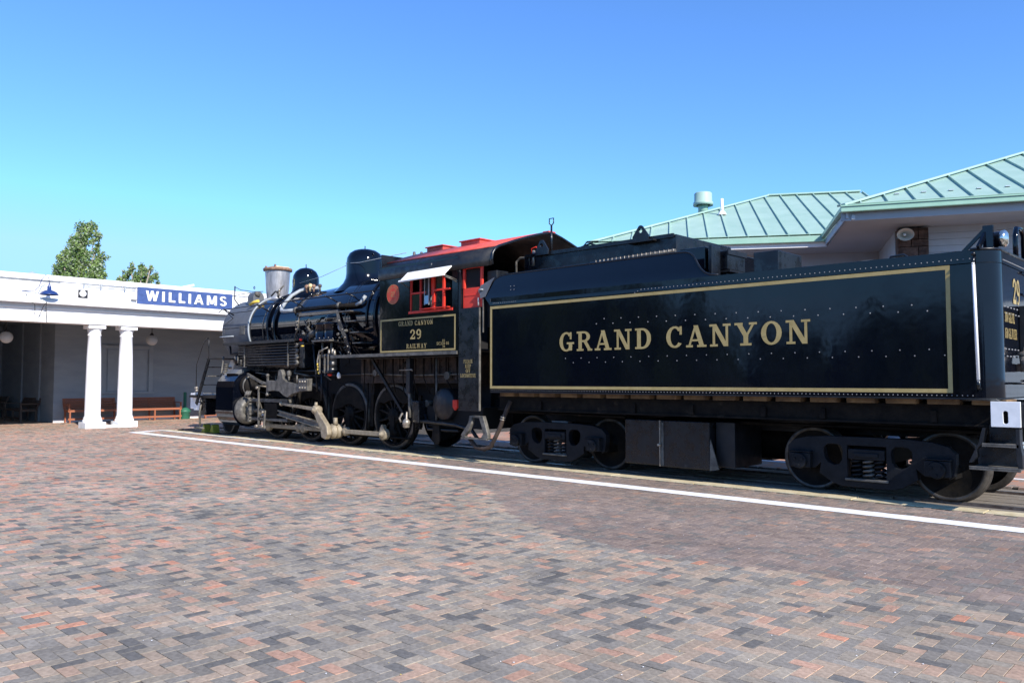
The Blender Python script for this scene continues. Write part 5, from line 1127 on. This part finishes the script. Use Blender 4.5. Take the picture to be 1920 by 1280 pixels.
# ------------- cab
cx0, cx1 = -13.04, -10.71; wx0, wx1, wz0, wz1 = -12.09, -10.86, 2.79, 3.46
for y0, y1 in ((YN, YN + .03), (YF - .03, YF)):
    MB().prism([(cx0, 2.0), (cx1, 2.0), (cx1, 3.72), (cx0, 3.72)], y0, y1, 'XZ', holes=[[(wx0, wz0), (wx1, wz0), (wx1, wz1), (wx0, wz1)]]).build('cab_side', 'gloss', lo)
MB().box(cx0, cx0 + .03, YN + .03, YF - .03, 2.0, 4.0).build('cab_front', 'gloss2', lo)
MB().box(cx0 + .03, -10.2, YN + .05, YF - .05, 1.99, 2.02).build('cab_floor', 'dark', lo)
MB().box(cx0 + .05, -12.5, 10.4, 12.4, 2.02, 3.75).build('backhead', 'dark', lo)
MB().cyl((-12.45, 10.7, 3.2), (-12.2, 10.7, 3.2), .1).cyl((-12.45, 11.0, 3.4), (-12.25, 11.0, 3.4), .08).split('gauge', 'satin', lo)
# vertical corner posts behind the cab
MB().box(-10.70, -10.64, YN + .01, YN + .06, 2.7, 3.6).build('cab_post', 'gloss2', lo)
prof_ = [(YN - .01, 3.47), (YN - .012, 3.58), (YN + .01, 3.68), (YN + .07, 3.76), (YN + .16, 3.815), (YN + .30, 3.865), (YN + .60, 3.97), (YN + .95, 4.08), (YN + 1.28, 4.175), (YC, 4.24)]
full = prof_ + [(2 * YC - y, z) for y, z in prof_[-2::-1]]
def roofskin(i0, i1, dz, m, name, x0=-13.07, x1=-9.82):
    P = full[i0:i1]; mb = MB(); n = len(P)
    v = [(x0, y, z + dz) for y, z in P] + [(x1, y, z + dz) for y, z in P]
    mb.add(v, [(i, i + 1, n + i + 1, n + i) for i in range(n - 1)], True); o = mb.build(name, m, lo, fix=False)
    s_ = o.modifiers.new('solid', 'SOLIDIFY'); s_.thickness = .025; s_.offset = 0; return o
roofskin(0, len(full), 0, 'satin', 'roof_shell')
roofskin(4, len(full) - 4, .022, 'rooffade', 'cab_roof', x1=-9.93)
MB().tube([(-9.82, y, z + .012) for y, z in full], .026, 6).build('roof_edge', 'gloss2', lo)
MB().box(-9.95, -9.80, YC - .1, YC + .1, 4.25, 4.275).build('roof_rib', 'rooffade', lo)
for x0_, x1_ in ((-12.93, -12.42), (-11.87, -11.32)):
    h = MB().prism([(11.0, 4.13), (11.43, 4.265), (11.86, 4.13), (11.86, 4.255), (11.43, 4.27), (11.0, 4.255)], x0_, x1_, 'YZ').build('roof_hatch', 'rooffade', lo, bevel=.01)
    MB().box(x0_ - .03, x1_ + .03, 10.97, 11.93, 4.255, 4.28).build('hatch_lid', 'rooffade', h, bevel=.006)
for x, z in ((-13.75, 4.22), (-13.5, 4.19), (-14.3, 4.1)): MB().lathe((x, YC - .1, z), (0, 0, 1), [(.05, -.3), (.05, 0), (.035, .02), (.03, .09), (.001, .1)], 12).build('safety_valve', 'castgrey', lo)
for x in np.arange(-12.8, -12.2, .11): MB().sphere((x, YN - .012, 3.53), .012, 6, 4).build('rivet', 'rivet', lo)
# window sashes
def bar(x0, x1, z0, z1, par, y=YN - .004, m='red'): return MB().box(x0, x1, y, y + .045, z0, z1).build('sash_bar', m, par, bevel=.004)
wf_ = MB().box(wx0 - .02, wx1 + .02, YN - .012, YN + .05, wz0 - .05, wz0).build('window_frame', 'red', lo, bevel=.005)
for x0_, x1_, z0_, z1_ in ((wx0, wx0 + .035, wz0, wz1), (wx0 + .29, wx0 + .315, wz0, wz1), (wx0 + .035, wx0 + .29, 3.115, 3.15), (wx0 + .325, wx0 + .52, 3.115, 3.15),
                           (-11.47, -11.43, wz0, wz1), (-11.42, -11.36, wz0, wz1), (-11.13, -11.085, wz0, wz1), (-11.36, -11.13, 3.13, 3.165), (-11.085, -10.93, 3.13, 3.165)):
    bar(x0_, x1_, z0_, z1_, wf_, y=YN - .004 if x0_ > -11.45 else YN + .012)
for x0_, x1_ in ((wx0 + .04, wx0 + .29), (-11.355, -11.135)): 
    MB().box(x0_, x1_, YN + .03, YN + .034, wz0, 3.11).build('pane', 'glass', wf_)
MB().box(-11.36, -11.14, YN + .03, YN + .034, 3.17, wz1).build('pane', 'glass', wf_)
MB().box(-11.60, -11.48, YN - .0, YN + .006, 2.90, 3.40).build('mirror_bracket', 'satin', wf_)
MB().box(-11.62, -11.605, YN - .03, YN - .015, 2.88, 3.42).box(-11.50, -11.485, YN - .03, YN - .015, 2.88, 3.42).split('bracket_rod', 'graypipe', wf_)
MB().box(-11.605, -11.50, YN - .03, YN - .02, 2.90, 3.06).build('card', 'bluepaper', wf_)
MB().tube([(-11.38, YN - .05, 3.05), (-11.36, YN - .08, 2.97), (-11.38, YN - .05, 2.85)], .015, 6).build('window_latch', 'castgrey', wf_)
MB().box(-11.7, -10.9, YN - .08, YN - .01, 2.80, 2.815).build('arm_rest', 'red', wf_)
# awning
aw = MB().add([(-12.12, 9.825, 3.54), (-10.85, 9.825, 3.555), (-10.78, 9.57, 3.365), (-12.03, 9.56, 3.34)], [(0, 1, 2, 3)]).build('awning', 'awning', lo, fix=False)
s_ = aw.modifiers.new('solid', 'SOLIDIFY'); s_.thickness = .018; s_.offset = 0
MB().tube([(-12.06, 9.56, 3.335), (-10.76, 9.57, 3.362)], .013, 6).tube([(-12.05, 9.56, 3.34), (-12.07, 9.58, 3.35)], .02, 6).split('awning_rod', 'white', aw)
MB().tube([(-10.78, 9.57, 3.36), (-10.76, 9.72, 3.33), (-10.74, 9.845, 3.29)], .010, 6).tube([(-10.80, 9.60, 3.34), (-10.74, 9.74, 3.29), (-10.74, 9.845, 3.25)], .010, 6).tube([(-10.76, 9.7, 3.34), (-10.76, 9.7, 3.30)], .009, 5).split('awning_stay', 'castgrey', aw)
MB().tube([(-12.02, 9.57, 3.33), (-12.1, 9.845, 3.25)], .010, 6).build('awning_stay', 'castgrey', aw)
MB().box(-11.44, -11.42, 9.835, 9.85, 3.56, 3.66).build('awning_hook', 'brass', aw)
# emblem: a plain round herald with rings and a monogram
em = MB().lathe((-12.60, YN - .003, 3.16), (0, -1, 0), [(.198, -.002), (.198, .003), (.0001, .003)], 40, False).build('emblem', 'red', lo)
for r0, r1 in ((.188, .196), (.128, .134), (.100, .104)):
    MB().lathe((-12.60, YN - .0075, 3.16), (0, -1, 0), [(r0, 0), (r1, 0)], 40, False).build('emblem_ring', 'gold', em, fix=False)
k = 0
for i, ch in enumerate('GRAND CANYON'):
    if ch == ' ': continue
    a = R(160 - i * 12.7); u_ = Vector((math.sin(a), 0, -math.cos(a))); v_ = Vector((math.cos(a), 0, math.sin(a)))
    text(MB(), ch, Vector((-12.60, YN - .008, 3.16)) + v_ * .142 - u_ * .015, u_, v_, (0, -1, 0), .035, width=.030).build('emblem_letter', 'gold', em, fix=False)
for i, ch in enumerate('RAILWAY'):
    a = R(235 + i * 11.5); u_ = Vector((-math.sin(a), 0, math.cos(a))); v_ = Vector((-math.cos(a), 0, -math.sin(a)))
    text(MB(), ch, Vector((-12.60, YN - .008, 3.16)) - v_ * .177 - u_ * .015, u_, v_, (0, -1, 0), .035, width=.030).build('emblem_letter', 'gold', em, fix=False)
letters('GCR', (-12.665, YN - .008, 3.10), (1, 0, 0), (0, 0, 1), (0, -1, 0), .12, .13, em)
# cab name panel
frame(-13.0, -10.765, 2.01, 2.668, .034, YN - .002, lo)
ly = YN - .004
letters('GRAND CANYON', (-12.42, ly, 2.515), (1, 0, 0), (0, 0, 1), (0, -1, 0), .092, 1.03, lo, gap=.16)
letters('29', (-12.06, ly, 2.25), (1, 0, 0), (0, 0, 1), (0, -1, 0), .185, .34, lo)
letters('RAILWAY', (-12.17, ly, 2.072), (1, 0, 0), (0, 0, 1), (0, -1, 0), .088, .60, lo, gap=.16)
text(MB(), 'SC3', (-11.28, ly, 2.115), (1, 0, 0), (0, 0, 1), (0, -1, 0), .055, width=.14).build('lettering', 'gold', lo, fix=False, kind='stuff')
for k, t_ in enumerate(('23', '28', '30')): text(MB(), t_, (-11.125, ly, 2.17 - .055 * k), (1, 0, 0), (0, 0, 1), (0, -1, 0), .045, width=.075).build('lettering', 'gold', lo, fix=False, kind='stuff')
text(MB(), '48', (-11.03, ly, 2.115), (1, 0, 0), (0, 0, 1), (0, -1, 0), .055, width=.09).build('lettering', 'gold', lo, fix=False, kind='stuff')
# red door and the apron board behind the cab
dr = MB().box(-10.62, -10.12, 9.90, 9.93, 2.76, 3.12).build('cab_door', 'doorred', lo, bevel=.005)
for x0_, x1_, z0_, z1_ in ((-10.62, -10.575, 3.12, 3.52), (-10.165, -10.12, 3.12, 3.52), (-10.575, -10.165, 3.475, 3.52), (-10.575, -10.165, 2.98, 3.0)): MB().box(x0_, x1_, 9.893, 9.93, z0_, z1_).build('door_rail', 'doorred', dr)
MB().box(-10.575, -10.165, 9.935, 9.95, 3.12, 3.48).build('door_opening', 'dark', dr)
MB().box(-10.1, -9.86, 10.0, 10.3, 2.4, 3.4).build('gangway_post', 'satin', lo, bevel=.01)
MB().tube([(-10.18, 9.88, 3.02), (-10.14, 9.84, 3.06), (-10.05, 9.84, 3.06)], .015, 6).tube([(-10.18, 9.86, 2.78), (-10.18, 9.86, 2.92)], .014, 6).split('grab_handle', 'graypipe', lo)
MB().box(-10.08, -10.06, 9.86, 9.88, 2.3, 2.9).build('curtain_rod', 'castgrey', lo)
ab = MB().box(-10.685, -10.145, 9.85, 9.88, .915, 2.755).build('apron_board', 'gloss2', lo, bevel=.004, label='worn black board lettered PLEASE KEEP OFF LOCOMOTIVE')
MB().box(-10.152, -10.140, 9.842, 9.885, .92, 2.75).build('board_trim', 'castgrey', ab)
for t_, z_, w_ in (('PLEASE', 1.765, .235), ('KEEP', 1.680, .15), ('OFF', 1.595, .12), ('LOCOMOTIVE', 1.510, .40)):
    text(MB(), t_, (-10.43 - w_ / 2, 9.847, z_), (1, 0, 0), (0, 0, 1), (0, -1, 0), .066, width=w_).build('lettering', 'gold', ab, fix=False, kind='stuff')
# pilot deck, stairs, white end plate
MB().box(-22.3, -20.3, 10.2, 12.66, .98, 1.05).build('pilot_deck', 'satin', lo)
MB().box(-22.45, -22.24, 10.3, 12.56, .66, 1.10).build('pilot_beam', 'whiteworn', lo, bevel=.01)
MB().box(-22.22, -21.68, 10.30, 10.33, .62, 1.12).build('end_plate', 'whiteworn', lo, bevel=.006)
ss = MB().obox((-21.75, 10.15, .80), (-21.05, 10.15, 2.04), .03, .12, up=(1, 0, 0)).build('stair_stringer', 'gloss2', lo)
MB().obox((-21.62, 10.80, .80), (-20.92, 10.80, 2.02), .03, .24, up=(1, 0, 0)).build('stair_stringer', 'white', lo, label='white painted stair stringer')
for k in range(5): 
    z = .86 + .24 * k; x = -21.72 + .135 * k
    MB().box(x, x + .2, 10.165, 10.785, z - .012, z + .012).build('stair_tread', 'castgrey' if k % 2 else 'gloss2', lo)
MB().box(-21.12, -20.5, 10.12, 10.85, 2.03, 2.06).build('stair_platform', 'satin', lo)
MB().tube([(-21.72, 10.12, 1.0), (-21.72, 10.12, 1.9), (-21.3, 10.12, 2.5), (-21.05, 10.12, 2.62), (-21.0, 10.12, 2.55), (-21.0, 10.12, 2.05)], .012, 6).build('stair_rail', 'gloss2', lo)
MB().box(-21.85, -21.5, 10.3, 10.6, .5, .95).build('pilot_step', 'gloss2', lo, bevel=.01)
MB().tube([(-21.6, 10.25, .98), (-21.65, 10.2, .6), (-21.6, 10.2, .2)], .03, 8).tube([(-21.9, 10.2, .15), (-21.4, 10.2, .15)], .03, 6).split('footstep', 'castgrey', lo)
MB().sphere((-21.75, 10.14, 1.25), .05, 10, 8).sphere((-21.72, 10.14, 1.18), .04, 10, 8).split('buffer_knob', 'brass', lo)
for (x, y, rz, lb) in ((-21.85, 10.50, 0, 'yellow-green wheel chock on the ground, left one in front of the lead wheel'), (-21.45, 10.55, 20, 'yellow-green wheel chock on the ground, right one touching the lead wheel')):
    g = thing('wheel_chock', (x, y, 0), lb, 'chock', 'wheel chocks at the pilot')
    MB().prism([(x - .14, .0), (x + .12, .0), (x + .06, .22), (x + .0, .24), (x - .06, .10)], y - .10, y + .10, 'XZ').build('chock_body', 'chalk', g, bevel=.015)
# wagon-top to cab flare shade plate and chassis behind
MB().tube([onb(-14.2, t, 1.055) for t in range(120, 200, 8)], .03, 8).tube([onb(-13.9, t, 1.06) for t in range(150, 215, 8)], .05, 8).split('side_pipe', 'gloss', lo)

# denser machinery between and above the driving wheels
for i, x in enumerate(DX):
    for k in range(5): MB().prism(arcpts(x, 1.30 + .022 * k, .42 - .06 * k, 180, 0, 8, ry=.06) + arcpts(x, 1.285 + .022 * k, .42 - .06 * k, 0, 180, 8, ry=.06), 10.78, 10.86, 'XZ').build('spring_leaf', 'grimy', lo)
    MB().box(x - .05, x + .05, 10.76, 10.9, 1.28, 1.48).build('spring_buckle', 'grimy', lo)
    MB().tube([(x + .74, 10.62, 1.45), (x + .76, 10.60, .9), (x + .70, 10.62, .35), (x + .62, 10.66, .12)], .018, 6).build('sanding_pipe', 'grimy', lo)
    MB().obox((x + .80, 10.72, 1.15), (x + .78, 10.72, .45), .05, .09, up=(1, 0, 0)).build('brake_hanger', 'grimy', lo)
MB().tube([(-19.0, 10.55, .26), (-16, 10.55, .24), (-12.9, 10.55, .26)], .025, 6).build('brake_rod', 'grimy', lo)
MB().lathe((-18.95, 10.62, 1.86), (1, 0, 0), [(.001, 0), (.14, .02), (.165, .07), (.165, 1.9), (.14, 1.95), (.001, 1.97)], 22).build('main_reservoir', 'gloss2', lo)
for k in range(16):
    x = rp.uniform(-18.9, -14.9); z = rp.uniform(1.15, 1.75)
    MB().tube([(x, 10.5, z + .2), (x + rp.uniform(-.1, .1), 10.42, z), (x + rp.uniform(.1, .6), 10.45, z - rp.uniform(0, .15))], rp.uniform(.01, .022), 6).build('small_pipe', 'grimy' if k % 3 else 'castgrey', lo)
for k in range(10):
    x = -14.3 + .33 * k
    MB().tube([(x, 10.42, 1.92), (x + .02, 10.40, 1.5), (x + rp.uniform(-.1, .3), 10.42, 1.2)], .012, 6).build('small_pipe', 'grimy', lo)
for x, z, r in ((-13.9, 1.62, .07), (-12.9, 1.78, .06), (-12.0, 1.25, .06), (-11.6, 1.55, .08), (-12.2, 1.0, .07), (-11.9, .72, .06)):
    MB().cyl((x, 10.38, z), (x, 10.52, z), r, r * .8, 14).build('washout_plug', 'castgrey' if r > .065 else 'grimy', lo, bevel=.005)
MB().tube([(-14.4, 10.42, 1.60), (-12.6, 10.42, 1.56), (-11.0, 10.42, 1.58)], .016, 6).build('small_pipe', 'castgrey', lo)
MB().box(-12.42, -12.22, 10.2, 10.45, .62, 1.05).build('lubricator', 'gloss2', lo, bevel=.015)
MB().obox((-19.0, 10.2, 1.62), (-18.2, 10.2, 1.38), .04, .06).build('reverse_rod', 'castgrey', lo)
for k in range(6): MB().cyl((-18.98 + .05 * k, 10.12, 1.05 + .02 * (k % 3)), (-18.98 + .05 * k, 10.16, 1.18 + .02 * (k % 2)), .018, n=8).build('cylinder_cock', 'castgrey', lo)
